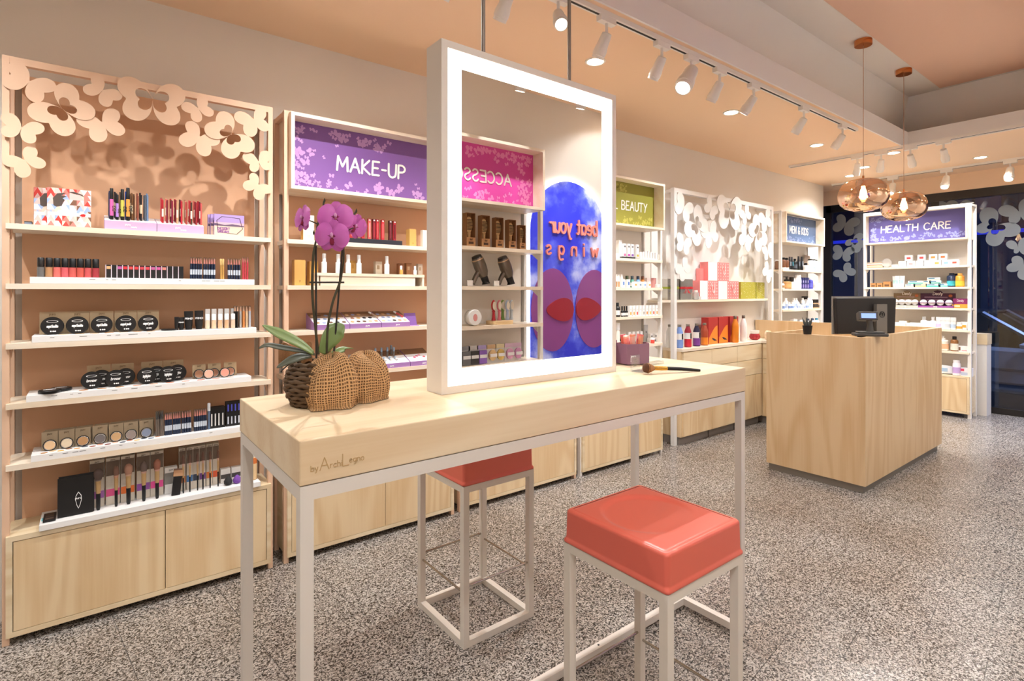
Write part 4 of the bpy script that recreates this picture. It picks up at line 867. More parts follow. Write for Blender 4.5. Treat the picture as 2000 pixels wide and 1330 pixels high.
fo = root('palette_folder', 'black square folder with white leaf emblem', 'folder', (PX(112, 2.925), 2.925, ZT+.0015)); fo.rotation_euler = (-.12, 0, 0)
part(fo, 'cover', bx(0, .118, 0, .006, 0, .158), BLACK); part(fo, 'back', bx(.003, .121, .007, .014, 0, .164), mat('1c1a1b', .45))
mb = B(); cxx, czz = .068, .06; lf = [(0, .034), (.010, .018), (.011, 0), (.006, -.022), (0, -.036), (-.006, -.02), (-.010, .0), (-.009, .018)]
mb.ring([(cxx+a, czz+b) for a, b in lf], [(cxx+a*.84, czz+b*.90) for a, b in lf], -.0008, -.0002); text(mb, 'puro', cxx, czz+.004, .008, .18, -.0003, .0006, seg=2); text(mb, 'bio', cxx, czz-.01, .008, .18, -.0003, .0006, seg=2) if 0 else None
part(fo, 'emblem', mb, mat('f0eeec', .5))
def brushcard(w, h, c): return carton(w, .018, h, 'd9cebe', band=((.62, .94, '6d5a4c'), (.18, .34, c)), txt='puro', tc='6a5a48', name='brush_carton', tz=.95, th=.007)
for px, pb, c, hair, hc, r, tr, lb in ((189.5, 192, 'b070b8', '8a7a70', '5a4a44', .0098, .0175, 'round powder'), (220.5, 227, 'e85a90', 'c8977a', '7a5a4c', .0075, .010, 'slim angled'), (249.5, 251, 'ee7a3c', 'c9a184', 'a87c66', .0105, .0155, 'flat kabuki'), (280, 281, '9a58a8', 'c8a08c', '6a5850', .0095, .0135, 'buffing'), (306.5, 307, 'e8559c', 'd0a08c', '9a6450', .0095, .0140, 'rounded blush')):
    for r_ in range(2): put(brushcard(.05, .205, c), 'tall printed carton behind the %s brush, %s one' % (lb, ('front', 'rear')[r_]), PX(px, 2.975)+.003*r_, 2.975+.024*r_, ZT)
    put(brush_kind(hair, hc, r, .178, tr), '%s brush with black handle standing in the tray' % lb, PX(pb, 2.935), 2.935, ZT, rx=-.03)
put(carton(.05, .03, .12, 'eeeae6', band=((.35, .8, '8f8a84'),), txt='puro', tc='777777', name='brush_carton', tz=.88, th=.007), 'short white carton behind the flat brush', PX(334, 2.975), 2.975, ZT)
k = Kind('foundation_brush', 'brush').add('handle', bx(-.017, .017, -.005, .005, 0, .085), BLACK).add('bristles', bx(-.019, .019, -.006, .006, .085, .112), mat('b98c68', .9)).add('tip', bx(-.019, .019, -.006, .006, .112, .118), mat('7a5a48', .9)); put(k, 'wide flat brush with black handle leaning in the tray', PX(343, 2.93), 2.93, ZT, rx=-.1, ry=.12)
tb_ = brush_kind('c8a08c', '6a4c40', .0042, .178, .0055)
for i, (px, pb, c) in enumerate(((356, 358, 'd08050'), (370.5, 371, '4a7ab0'), (383, 386, '404858'), (395.5, 396.5, '7a4a8a'), (409, 410.5, 'd87a40'), (421.5, 426, 'e0623c'))):
    nm = ('first', 'second', 'third', 'fourth', 'fifth', 'last')[i]
    for r_ in range(2): put(brushcard(.026, .20, c), 'narrow printed carton behind the %s thin brush, %s one' % (nm, ('front', 'rear')[r_]), PX(px, 2.975)+.003*r_, 2.975+.024*r_, ZT)
    put(tb_, 'thin eye brush with black handle, %s in the row' % nm, PX(pb, 2.935), 2.935, ZT, rx=-.03)
for px, ps, c, lb in ((441, 445.5, '2c2a2a', 'black'), (462, 463, '7a4aa0', 'violet')):
    put(carton(.043, .03, .068, 'eeeae4', band=((.3, .62, '55504e'),), name='sponge_carton'), 'white carton behind the %s make-up sponge' % lb, PX(px, 2.965), 2.968, ZT)
    put(Kind('makeup_sponge', 'sponge').add('sponge', lat([(.010, 0), (.0185, .008), (.019, .018), (.013, .03), (.005, .039), (.0003, .042)], 18), mat(c, .85), 60), '%s teardrop make-up sponge in the tray' % lb, PX(ps, 2.93), 2.93, ZT)
put(bottle(.017, .17, 'd9b98c', 'f6f3f0', .32, lab='d8763a', neck=.85, shoulder=.05, lz=(.7, .95), name='cleanser_bottle'), 'amber bottle with white cap at the end of the brush tray', PX(495, 2.94), 2.94, ZT)
# ================================================================== make-up unit
IV, OC = 'efe6d8', 'd7a75c'
def P(px, Y): return PX(px, Y)
YA = 2.93
put(carton(.056, .045, .135, IV, edge=OC, lab=((.35, .65, .12, .22, 'd8cfc0'),)), 'tall ivory carton left of the orchid flowers', P(603, YA), YA, Z1)
put(carton(.05, .045, .13, IV, edge=OC), 'tall ivory carton behind the orchid flowers', P(634, YA), YA, Z1)
x0, x1 = P(679, 2.92), P(786, 2.92)
one('lipstick_tray', bx(0, x1-x0, 0, .14, 0, .028), mat('2b2d33', .4), 'dark grey tray holding red lipstick cartons', 'tray', (x0, 2.92, Z1+.0005), bevel=.0015)
ZT = Z1+.0285
for px, c, c2, lb in ((686, 'c03038', 'd86a60', 'half hidden behind the right orchid flower'), (696, 'b82a30', 'd8504c', 'first clear of the orchid'), (709.5, 'c8313a', '8a1c28', 'second clear of the orchid'), (722, 'd8605a', 'e8a098', 'pale coral, third clear of the orchid'), (731, '7a1c26', 'a83038', 'dark wine, fourth'), (737.5, 'b4242e', 'e05a58', 'fifth, next to the gap'), (748, 'd0303a', 'e86a66', 'standing alone between two gaps'), (763, '5a1a20', '8a3038', 'dark brown, second from the right'), (771, 'a8242e', '5a1018', 'at the right end of the dark tray')):
    put(carton(.017, .017, .118, c, lab=((.3, .7, .1, .8, c2), (.2, .8, .9, .97, 'f2e8e4')), name='lipstick_carton'), 'slim red lipstick carton, %s' % lb, P(px, 2.945), 2.945, ZT)
put(carton(.044, .045, .104, OC, lab=((.42, .58, .15, .22, 'b98838'),)), 'ochre carton right of the dark lipstick tray', P(806.5, YA), YA, Z1); put(carton(.03, .03, .104, IV), 'ivory carton at the mirror edge on the top shelf', P(830, YA), YA, Z1)
# second shelf: riser with droppers
put(carton(.056, .045, .134, OC, txt='P', tc='8a6a30', tz=.12, th=.01), 'large ochre carton at the left of the second shelf', P(586, YA), YA, Z2); put(carton(.045, .045, .13, 'c9954a'), 'darker ochre carton behind the orchid stem', P(613, 2.96), 2.96, Z2)
x0, x1 = P(619, 2.905), P(829, 2.905)
ri = root('shelf_riser', 'pale wooden riser carrying dropper bottles', 'riser', (x0, 2.905, Z2+.0005)); part(ri, 'top', bx(0, x1-x0, 0, .14, .052, .068), SHELFW)
for a in (.0, x1-x0-.012): part(ri, 'foot', bx(a, a+.012, .004, .14, 0, .052), SHELFW)
part(ri, 'front_board', bx(.02, x1-x0-.06, .004, .014, 0, .052), SHELFW); ZT = Z2+.0685
drop = bottle(.0145, .105, 'f7f5f2', 'f2efec', .42, neck=.62, shoulder=.06, name='dropper_bottle')
for px, lb in ((633, 'left of the orchid stem'), (660.5, 'between the orchid stems'), (680, 'just right of the orchid stem'), (701, 'second right of the orchid stem'), (755.5, 'standing alone in the middle')): put(drop, 'white dropper bottle on the riser, %s' % lb, P(px, 2.94), 2.94, ZT)
put(bottle(.0095, .052, 'd39a4a', 'f4f1ee', .45, neck=.6, name='dropper_bottle'), 'tiny amber dropper bottle on the riser', P(783.5, 2.93), 2.93, ZT); put(bottle(.0095, .052, 'f3efe8', 'f4f1ee', .45, neck=.6, name='dropper_bottle'), 'tiny white dropper bottle on the riser', P(810.5, 2.93), 2.93, ZT)
for px, w, h, c, lb in ((690, .03, .075, OC, 'ochre carton behind the dropper bottles'), (740, .04, .075, 'e2d4c0', 'beige carton left of the lone dropper'), (784, .034, .068, '8a5a3a', 'dark brown carton behind the amber dropper'), (799, .034, .072, '9c6a44', 'brown carton beside the dark brown one'), (821, .03, .07, 'd8c8b4', 'beige carton at the right end of the riser')): put(carton(w, .03, h, c, lab=((.2, .6, .4, .7, 'b89a78' if c != OC else 'c08c40'),)), lb, P(px, 2.985), 2.985, ZT)
# third and fourth shelf: purple testers
def tester(label, x0, x1, z, pans=None, y=2.905, hf=.026, hb=.085, d=.15):
    t = root('tester_stand', label, 'display', (x0, y, z+.0005)); w = x1-x0
    part(t, 'base', B().prism([(0, 0), (d, 0), (d, hb), (0, hf)], 0, w, plane='yz'), mat('a47bb4', .45))
    part(t, 'front_sheet', B().prism([(.002, hf+.0006), (d*.55, hf+(hb-hf)*.55+.0006), (d*.55, hf+(hb-hf)*.55+.0016), (.002, hf+.0016)], .002, w-.002, plane='yz'), mat('f4f0f0', .4))
    part(t, 'back_sheet', B().prism([(d*.55, hf+(hb-hf)*.55+.0006), (d-.002, hb+.0006), (d-.002, hb+.0016), (d*.55, hf+(hb-hf)*.55+.0016)], .002, w-.002, plane='yz'), mat('8c6a50', .5))
    part(t, 'lettering', text(B(), 'puro', w/2+.01, hf*.35, .009, .2, -.0003, .0005, seg=2), mat('ffffff', .5))
    if pans:
        th = math.atan2(hb-hf, d); q = Matrix.Rotation(th, 4, 'X')
        for u, v, r, c in pans:
            mb = lat([(r, 0), (r, .0012), (.0001, .0013)], 14).move(q).move(Matrix.Translation((u*w, v*d, hf+(hb-hf)*v+.0016))); part(t, 'pan', mb, mat(c, .6))
    return t
sh1 = ['c8a070', '6a4a3a', 'b98a60', 'd8b890', '2c2830', 'e0b088', 'c07a60', '8a98b8', '4a3a34', '9aa8d0', 'd8a868', 'b4785c']
def pans(seed, n=13):
    r_ = random.Random(seed); o = []
    for i in range(n): o.append((.12+.19*(i % 5)+.09*((i//5) % 2), .16+.29*(i//5), .011, r_.choice(sh1)))
    return [p for p in o if p[0] < .93]
for a, b, lb, sd in ((615, 683, 'left', 1), (684, 745, 'middle', 2), (746, 801, 'right', 3)): tester('purple eyeshadow tester stand, %s of three on the third shelf' % lb, P(a, 2.905), P(b, 2.905), Z3, pans(sd))
for px, rz_, c, lb in ((741, .5, 'a88a72', 'beige pencil lying on the middle tester'), (790, .5, 'b03a3c', 'red pencil lying on the right tester')): put(pencil(c, .075, 'f0ece8', .005), lb, P(px, 2.93), 2.95, Z3+.055, rx=-1.15, rz=rz_)
cf = root('folded_card', 'purple folded card at the right of the tester stands', 'card', (P(795, 2.93), 2.945, Z3+.0005)); part(cf, 'stand', B().prism([(0, 0), (.004, 0), (.03, .075), (.026, .075)], 0, .075, plane='yz'), mat('7a4f96', .4)); part(cf, 'base', bx(0, .075, -.03, 0, 0, .003), mat('b78ac6', .45))
gt = tubek(.034, .085, 'b9b4ae', '8f8a86', lab='dedad6'); gt2 = tubek(.034, .082, 'f0eeec', 'c8c4c0')
for px, y, k, lb in ((664, 2.99, gt, 'grey cosmetic tube at the back left'), (686, 2.99, gt, 'grey cosmetic tube at the back centre'), (702, 2.99, gt, 'grey cosmetic tube at the back right'), (671, 2.95, gt, 'grey cosmetic tube in the middle row left'), (697, 2.955, gt, 'grey cosmetic tube in the middle row centre'), (716, 2.955, gt, 'pale grey tube in the middle row right'), (704, 2.92, gt2, 'white cosmetic tube in front'), (718, 2.92, gt2, 'white cosmetic tube front right')): put(k, lb, P(px, y), y, Z4)
ts = tester('purple lipstick tester stand beside the grey tubes', P(722, 2.905), P(801, 2.905), Z4, [(.1+.2*(i % 5), .72+.14*(i//5), .006, '4a3a32') for i in range(9)]); tester('purple palette tester stand at the mirror edge', P(802, 2.905), P(832, 2.905)+.06, Z4, [(.3+.13*i, .3+.08*(i % 3), .009, c) for i, c in enumerate(('d04a6a', 'e0708a', 'f0a0b0', 'b83a4a'))])
tester('purple tester stand half hidden by the burlap', P(655, 2.905), P(721, 2.905), Z4, None, hf=.02, hb=.024, d=.04)
for px, y, z, lb in ((733, 2.975, .060, 'first'), (745, 2.975, .060, 'second'), (756.5, 2.975, .060, 'third'), (764, 2.995, .068, 'fourth, tallest'), (769, 2.97, .058, 'fifth')): put(pencil('6b6660', .055, '8ba0b4', .0058, capf=.45), 'grey lip crayon with blue cap upright in the tester, %s' % lb, P(px, y), y, Z4+z)
for px in (742, 753, 764, 775): put(pencil('d8d4d0', .035, '8ba0b4', .005, capf=.5), 'short lip crayon lying at the front of the tester', P(px, 2.93), 2.925, Z4+.043, rx=-1.15, group='short crayons on the tester')
# ================================================================== green beauty unit
q4 = random.Random(11)
def row(label, group, px0, px1, n, y, z, kinds):
    for i in range(n): put(kinds[i % len(kinds)], label, P(px0+(px1-px0)*(i+.5)/n, y), y, z, group=group)
put(carton(.03, .03, .04, 'f4f2ef'), 'low white carton beside the mirror on the beauty shelf', P(1205, YA), YA, Z1); put(carton(.038, .04, .15, 'f5f3f0'), 'tall white carton right of the mirror frame', P(1212, 2.95), 2.95, Z1)
one('carton_tray', bx(0, .16, 0, .08, 0, .014), DARK, 'dark strip under the four colourful cartons', 'tray', (P(1216, 2.92), 2.92, Z1+.0005))
for px, c, lb in ((1220.5, 'd878a0', 'pink'), (1228.5, 'c060b0', 'magenta'), (1235.5, '8a58a8', 'violet'), (1245.5, 'b0a040', 'olive')): put(carton(.031, .03, .108, 'f4f2ef', lab=((.08, .92, .06, .24, c), (.2, .8, .72, .85, '6a6664'))), 'white carton with %s foot on the beauty shelf' % lb, P(px, 2.935), 2.935, Z1+.0145)
one('carton_tray', bx(0, .17, 0, .06, 0, .010), TRAYW, 'white strip under the small white cartons', 'tray', (P(1258, 2.905), 2.905, Z1+.0005))
for i, h in enumerate((.062, .065, .06, .062, .055, .05, .052, .042)): put(carton(.017, .02, h, 'f3f1ee', lab=((.3, .6, .2, .6, 'cfcac4'),)), 'small white carton, %s in the row on the beauty shelf' % ORD[i], P(1252+i*5, 2.93), 2.93, Z1+.0105 if i > 1 else Z1)
for px, c, lb in ((1204, 'a87c54', 'first'), (1208.5, 'b98a5c', 'second'), (1214.5, 'd8944a', 'third')): put(carton(.025, .03, .108, 'f2ece4', lab=((.1, .9, .05, .45, c),)), 'white and brown carton by the mirror, %s' % lb, P(px, 2.96), 2.96, Z2)
for px, c, h2, lb in ((1224.5, '8a9a3c', '3f4a30', 'green'), (1234.5, '5aa08c', '38424a', 'teal'), (1246, '7aa8d8', '303a4c', 'blue'), (1255, 'd8843a', '6a3c24', 'orange')): put(bottle(.016, .098, c, h2, .3, neck=.85, capr=.013, lab='f2efe8', name='kids_bottle'), 'small %s bottle with rounded dark cap' % lb, P(px, 2.975), 2.975, Z2)
for px, c in ((1218, '6a8ac0'), (1228, '5a7ab8')): put(carton(.034, .03, .068, 'f4f2ef', lab=((.2, .8, .3, .7, c),)), 'white carton with blue print on the beauty shelf', P(px, 2.94), 2.94, Z2, group='blue print cartons')
for i, c in enumerate(('e0a050', '8a9aa8', '7aa0d8', 'e0a860')): put(carton(.032, .03, .05, 'f5f3f0', lab=((.15, .85, .3, .62, c),)), 'low white carton, %s in the front row of the beauty shelf' % ORD[i], P(1242+i*9, 2.915), 2.915, Z2)
put(carton(.045, .03, .085, 'f0ddd8', lab=((.1, .6, .2, .6, 'f4f2f0'),)), 'pale carton behind the low cartons', P(1267, 2.98), 2.98, Z2); put(carton(.034, .03, .085, 'e8a8a4'), 'pink carton at the end of the beauty shelf', P(1279, 2.97), 2.97, Z2)
put(jar(.02, .03, 'e8e4e0', 'd8d4d0'), 'small round tin at the shelf end', P(1284, 2.92), 2.92, Z2)
put(bottle(.022, .115, '1c1a1a', '111111', .25, lab='ece8e4', name='serum_bottle'), 'black bottle with white label beside the mirror', P(1206, YA), YA, Z3)
for i, px in enumerate((1215, 1219.5, 1224)): put(bottle(.011, .085, '1a1818', '111111', .4, lab='e8e4e0', name='serum_bottle'), 'slim black dropper bottle in the cluster of three', P(px, YA), YA, Z3, group='slim black droppers')
for i, c in enumerate(('e0a050', 'd89a48', 'c83a34', 'e8e4e0', 'a8a4a0', 'd8782c', 'd8b050', 'd84a38', 'e0a060')): put(carton(.024, .03, .088, 'f5f3f0', lab=((.15, .85, .12, .4, c), (.3, .7, .6, .68, 'c8c4c0'))), 'white carton with coloured square, %s in the third beauty row' % ORD[i], P(1232+i*6.4, 2.93), 2.93, Z3)
put(bottle(.02, .19, 'f0e6da', 'f4f2f0', .3, name='lotion_bottle', neck=.9), 'tall cream bottle at the mirror edge', P(1206, 2.94), 2.94, Z4)
for px in (1213, 1219, 1224.5): put(bottle(.012, .082, '1a1818', '141414', .3, lab='b9b4ae', name='serum_bottle'), 'small black bottle behind the pink sticks', P(px, 2.96), 2.96, Z4, group='small black bottles low')
for i, px in enumerate((1230, 1238, 1246, 1253)): put(carton(.03, .03, .105, 'f6f4f2'), 'plain white carton behind the pink sticks, %s' % ORD[i], P(px, 2.96), 2.96, Z4)
put(carton(.05, .012, .15, 'c4c2c0', txt='lily', tc='555555', tz=.55, th=.012), 'grey printed card standing on the low beauty shelf', P(1262, 3.03), 3.03, Z4)
for px, z, lb in ((1272, 0, 'lower left'), (1280, 0, 'lower right'), (1273, .038, 'upper left'), (1281, .038, 'upper right')): put(carton(.034, .03, .037, 'eeeae6', lab=((.2, .8, .2, .6, '8a8684'),)), 'small white carton in the stack of four, %s' % lb, P(px, 2.98), 2.98, Z4+z)
put(jar(.017, .046, 'd8483c', 'f6f4f2', .35), 'small red jar with white lid', P(1274.5, 2.92), 2.92, Z4)
# ================================================================== gift shelf
ZG = 1.3205; YG = 3.02
def tin(label, px0, px1, h, rc, y=3.042, d=.075):
    x0, x1 = P(px0, y), P(px1, y); w = x1-x0; t = root('gift_tin', label, 'box', (x0, y, ZG+.0005))
    part(t, 'box', bx(0, w, 0, d, 0, h), mat('c9c4ba', .25, .8)); part(t, 'ribbon', bx(-.001, w+.001, -.002, d+.001, h*.52, h*.62), mat(rc, .4))
    b = B()
    for s in (-1, 1): b.add([(w*.5, -.004, h*.57), (w*.5+s*.05, -.02, h*.66), (w*.5+s*.055, -.012, h*.50), (w*.5+s*.02, -.006, h*.34), (w*.5+s*.05, -.012, h*.28)], [(0, 1, 2), (0, 3, 4)])
    part(t, 'bow', b, mat(rc, .4))
tin('silver gift tin with green ribbon behind the white post', 1304, 1326, .195, 'a8b83c'); tin('silver gift tin with red ribbon and bow', 1329, 1353, .195, 'd8343c')
put(bottle(.03, .09, 'f0eee8', 'e8e4de', .2, neck=.6, name='glass_jar', trans=1), 'clear glass jar beside the red bow', P(1365, 3.0), 3.035, ZG); put(jar(.035, .03, 'd9d6d0', 'cfcac4', .5), 'flat silver tin in front of the pink bags', P(1368, 3.01), 3.042, ZG)
def bag(label, px0, px1, z, y=3.02, h=.185):
    x0, x1 = P(px0, y), P(px1, y); w = x1-x0; d = .09; t = root('gift_bag', label, 'gift bag', (x0, y, z))
    ws = w*.42
    part(t, 'body', bx(0, w, .0, d, 0, h), mat('f08f8c', .5)); part(t, 'white_side', bx(0.001, ws, -.0008, .0, .001, h-.001), mat('f2eeea', .5))
    dots = B()
    for i in range(5):
        for j in range(6):
            cx, cz = ws+(w-ws)*(i+.5)/5, h*(j+.5)/6; dots.prism([(cx+.006*math.cos(2*PI*k/6), cz+.006*math.sin(2*PI*k/6)) for k in range(6)], -.0012, -.0002)
    part(t, 'dot_print', dots, mat('f9e4e0', .5), label='white dot print')['kind'] = 'stuff'
    xm = (ws+w)/2; hh = [(xm-.03+.06*k/10, -.004-.01*math.sin(PI*k/10), h*.86-.10*math.sin(PI*k/10)) for k in range(11)]; part(t, 'handle', B().tube(hh, .003, 6), mat('f6f2ee', .6), 60)
    part(t, 'tag', patch(B(), xm-.025, xm+.025, h*.55, h*.68, -.002), mat('e87874', .5))
bag('pink dotted gift bag on the left of the lower pair', 1367, 1402, ZG); bag('pink dotted gift bag on the right of the lower pair', 1403, 1443, ZG); bag('pink dotted gift bag stacked on top of the pair', 1383, 1424, ZG+.186)
one('gift_bag', bx(0, .07, 0, .05, 0, .12), mat('ef9a96', .5), 'small pink bag half hidden behind the top bag', 'gift bag', (P(1370, 3.06), 3.07, ZG+.186))
for a, b, lb in ((1447, 1476, 'left'), (1477.5, 1493, 'right')):
    y = 3.02; x0, x1 = P(a, y), P(b, y); t = root('gift_box', 'olive green dotted gift box on the %s' % lb, 'box', (x0, y, ZG+.0005)); w = x1-x0
    part(t, 'box', bx(0, w, 0, .1, 0, .178), mat('b5ac3e', .5)); dots = B(); r_ = random.Random(lb)
    for k in range(60):
        cx, cz = r_.uniform(.006, w-.006), r_.uniform(.006, .172); dots.prism([(cx+.0028*math.cos(2*PI*i/5), cz+.0028*math.sin(2*PI*i/5)) for i in range(5)], -.0008-.00001*k, -.0002)
    part(t, 'dot_print', dots, mat('f0ead0', .5))['kind'] = 'stuff'
# ------------------------------------------------------------------ bottles on the worktop
ZW = .8785; YB = 2.99
def flask(c, c2, label_w=True, h=.215, r=.033):
    k = Kind('water_bottle', 'bottle')
    k.add('body', lat([(r*.93, 0), (r, .006), (r, h*.62), (r*.92, h*.70), (r*.55, h*.85), (r*.52, h*.90)], 24), mat(c, .4), 50)
    k.add('lower_print', lat([(r*1.008, .008), (r*1.008, h*.36)], 24), mat(c2, .4), 50)
    if label_w: k.add('label', lat([(r*1.015, h*.36), (r*1.015, h*.62)], 24), mat('eceae6', .5), 50).add('label_stripe', B().box(-.009, .009, -r*1.04, -r*.98, h*.37, h*.61), BLACK)
    k.add('cap', lat([(r*.5, h*.90), (r*.52, h*.905), (r*.52, h*.99), (r*.48, h)], 20), mat('9a948c', .3, .9), 50)
    return k
for px, c, c2, l, lb in ((1308, 'f2efec', 'f2efec', 0, 'plain white water bottle half behind the white post'), (1327, '7c9ad6', '7c9ad6', 1, 'blue water bottle with white label'), (1343.5, '9a2436', 'c62a3a', 1, 'red water bottle with white label'), (1360.5, '2c2440', '7a3f92', 1, 'purple and navy water bottle with white label'), (1376, 'a8482c', 'e8862c', 0, 'rust and orange water bottle without label')): put(flask(c, c2, l), lb, P(px, YB if l or px > 1350 else 3.06), YB if l or px > 1350 else 3.06, ZW)
for a, b, lb in ((1384, 1402, 'left'), (1404, 1422, 'middle'), (1426, 1442, 'right, behind the orange bottle')):
    y = 3.0; x0, x1 = P(a, y), P(b, y); w = x1-x0; t = root('bottle_box', 'red box with orange sun print, %s' % lb, 'box', (x0, y, ZW+.0005)); h = .262
    part(t, 'box', bx(0, w, 0, .08, 0, h), mat('b0302e', .45)); part(t, 'sun_print', B().prism([(w*.02, .001), (w*.98, .001), (w*.98, h*.2)]+[(w*(.95-.9*k/10), h*(.30+.42*math.sin(PI*(.62-.055*k)))*(1-.04*k)) for k in range(11)], -.0008, -.0001), mat('e8862c', .5), label='orange sun print')
    part(t, 'leaf_print', B().prism([(w*.35, h*.24), (w*.6, h*.21), (w*.92, h*.12), (w*.6, h*.12), (w*.42, h*.17)], -.0014, -.0009), mat('2a2030', .5))
def slim(c, c2=None):
    k = Kind('water_bottle', 'bottle'); h = .272; r = .034
    k.add('body', lat([(r*.9, 0), (r, .008), (r, h*.58), (r*.92, h*.68), (r*.62, h*.80), (r*.46, h*.88)], 24), mat(c, .3), 50); k.add('cap', lat([(r*.46, h*.88), (r*.5, h*.885), (r*.5, h*.985), (r*.42, h)], 20), mat('8f8a84', .3, .9), 50); return k
put(slim('e0862a'), 'tall orange water bottle with steel cap', P(1436, 2.96), 2.96, ZW); put(slim('f2f0ee'), 'tall white water bottle with steel cap', P(1452, 2.98), 2.98, ZW)
mg = root('glass_mug', 'red ribbed mug with white rim on the worktop', 'mug', (P(1474, 2.99), 2.99, ZW+.0005))
part(mg, 'bowl', lat([(.03, 0), (.046, .012), (.052, .035), (.046, .06), (.042, .068)], 24), mat('a83038', .15), 50); part(mg, 'rim', lat([(.0425, .068), (.044, .07), (.046, .102), (.043, .102), (.041, .072)], 24), mat('f2efec', .3), 50)
part(mg, 'handle', B().tube([(.044+.03*math.sin(PI*k/8), 0, .03+.06*k/8) for k in range(9)], .005, 8), mat('f2efec', .3), 50)
for i in range(12): a = 2*PI*i/12; part(mg, 'rib', B().tube([(.046*math.cos(a), .046*math.sin(a), .012), (.053*math.cos(a), .053*math.sin(a), .035), (.047*math.cos(a), .047*math.sin(a), .058)], .003, 5), mat('c04048', .15), 60)
wd = root('tape_dispenser', 'round wooden dispenser beside the counter edge', 'dispenser', (P(1500, 2.9), 2.9, ZW+.0005))
part(wd, 'ring', B().ring([(.05*math.cos(2*PI*k/28), .05+.05*math.sin(2*PI*k/28)) for k in range(28)], [(.025*math.cos(2*PI*k/28), .05+.025*math.sin(2*PI*k/28)) for k in range(28)], -.015, .015), mat('e6cfae', .5)); part(wd, 'hub', lat([(.018, -.012), (.018, .012)], 16).move(Matrix.Translation((0, 0, .05)) @ Matrix.Rotation(PI/2, 4, 'X')), mat('caa77c', .5))
# ================================================================== men and kids unit
YM = 2.975; z1, z2, z3, z4 = 1.65, 1.43, 1.19, .955
def pm(c): return 1500+c/7.39
brown = bottle(.028, .135, '7a4e34', '171514', .18, lab='f2eee8', lz=(.02, .2), name='shampoo_bottle', neck=.6)
for c, k, y, lb in ((132, bottle(.026, .11, '8a6248', 'e8e4e0', .15, name='shampoo_bottle'), 3.01, 'brown bottle left of the white post'), (222, brown, YM, 'brown bottle with black cap, left of the pair'), (266, brown, YM, 'brown bottle with white top, right of the pair'),
    (312, tubek(.042, .15, '1c1b1d', '1c1b1d', lab='8a9098'), YM, 'black tube, first in the dark row'), (345, tubek(.042, .15, '202024', '202024', lab='4a8a9a'), YM, 'black tube with teal print, second in the dark row'), (387, bottle(.026, .13, '1a1a1c', '111111', .2, lab='5a6068', name='shampoo_bottle'), 2.965, 'short black bottle in front of the dark row'), (440, tubek(.045, .165, '1a1a1c', '1a1a1c', lab='6a7078'), YM, 'tall black tube, third in the dark row'), (485, tubek(.045, .163, '17171a', '17171a', lab='8a9098'), YM, 'tall black tube, last in the dark row'),
    (543, bottle(.034, .09, 'f0eeea', '17171a', .3, lab='dcd8d4', name='shampoo_bottle'), YM, 'short white bottle with black cap'), (610, bottle(.034, .142, 'f4f2ee', '2a2826', .1, lab='e8e2da', name='shampoo_bottle', neck=.7), YM, 'white bottle with black cap, first of the pale row'), (655, bottle(.03, .142, 'eef2f6', '2a2826', .1, lab='a8c8ec', lz=(.02, .4), name='shampoo_bottle', neck=.7), YM, 'white bottle with blue print and black cap'), (688, bottle(.026, .142, 'eef2f6', '2a2826', .1, lab='a8c8ec', lz=(.02, .4), name='shampoo_bottle', neck=.7), 3.0, 'last pale bottle with black cap on the top row')): put(k, lb, P(pm(c), y), y, z1)
one('leather_pouch', B().prism([(-.10, 0), (.10, 0), (.075, .19), (-.05, .20)], 0, .012), mat('a89484', .6), 'grey cone-shaped pouch leaning behind the pale bottles', 'pouch', (P(pm(590), 3.04), 3.06, z1+.001))
wb = bottle(.026, .12, 'f5f3f1', 'f2f0ee', .2, lab='e4e0dc', name='lotion_bottle'); wt = bottle(.024, .165, 'f6f4f2', 'f4f2f0', .2, name='lotion_bottle', neck=.8)
for c, k, y, lb in ((208, bottle(.022, .08, 'f0e8dc', '6a5040', .25, lab='a8845c', name='lotion_bottle'), YM, 'small cream bottle at the left of the second men row'), (268, bottle(.052, .14, 'd8a46c', '181614', .4, lab='eeb87c', name='soap_dispenser', pump=True), YM, 'amber soap dispenser with black pump'), (340, bottle(.028, .135, 'f0ece6', '26221f', .4, name='lotion_bottle', neck=.8), YM, 'white bottle with black top'), (372, wb, YM, 'white bottle left of the tall white one'), (410, wt, 2.99, 'tall white bottle in the second men row'), (448, wt, YM, 'second tall white bottle in the second men row'),
    (615, bottle(.026, .13, '4a4aa8', 'f2f0ee', .15, lab='6a6ac8', name='lotion_bottle'), YM, 'blue bottle with white cap'), (668, jar(.03, .085, 'f2efec', 'f4f2f0', .2, lab='c8c4c0'), YM, 'round white container right of the blue bottle'), (716, jar(.028, .072, 'e2e6ea', 'd4dade', .25), YM, 'clear jar at the end of the second men row')): put(k, lb, P(pm(c), y), y, z2)
for i in range(4): put(carton(.044, .03, .135, '35386e', lab=((.1, .9, .1, .4, '8a7ab8'), (.2, .8, .55, .75, 'a8a4c8')), name='carton'), 'navy and violet patterned carton, %s in the men row' % ORD[i], P(pm(478+i*34), YM), YM, z2)
bl = bottle(.02, .085, 'f5f4f2', 'f2f0ee', .25, lab='8aa4d8', name='cream_bottle'); bm_ = bottle(.022, .13, 'f6f5f3', 'f3f1ef', .2, lab='b8c8e4', name='cream_bottle')
for i, (c, k, y) in enumerate(((222, bl, 2.99), (260, bm_, YM), (308, bl, YM), (350, bl, YM), (372, bm_, 3.0), (408, bm_, 3.0), (440, bl, YM), (500, bm_, 3.0), (560, bl, YM), (585, bm_, YM), (618, bm_, YM))): put(k, 'white cream bottle with blue label, %s in the third men row' % ORD[i], P(pm(c), y), y, z3)
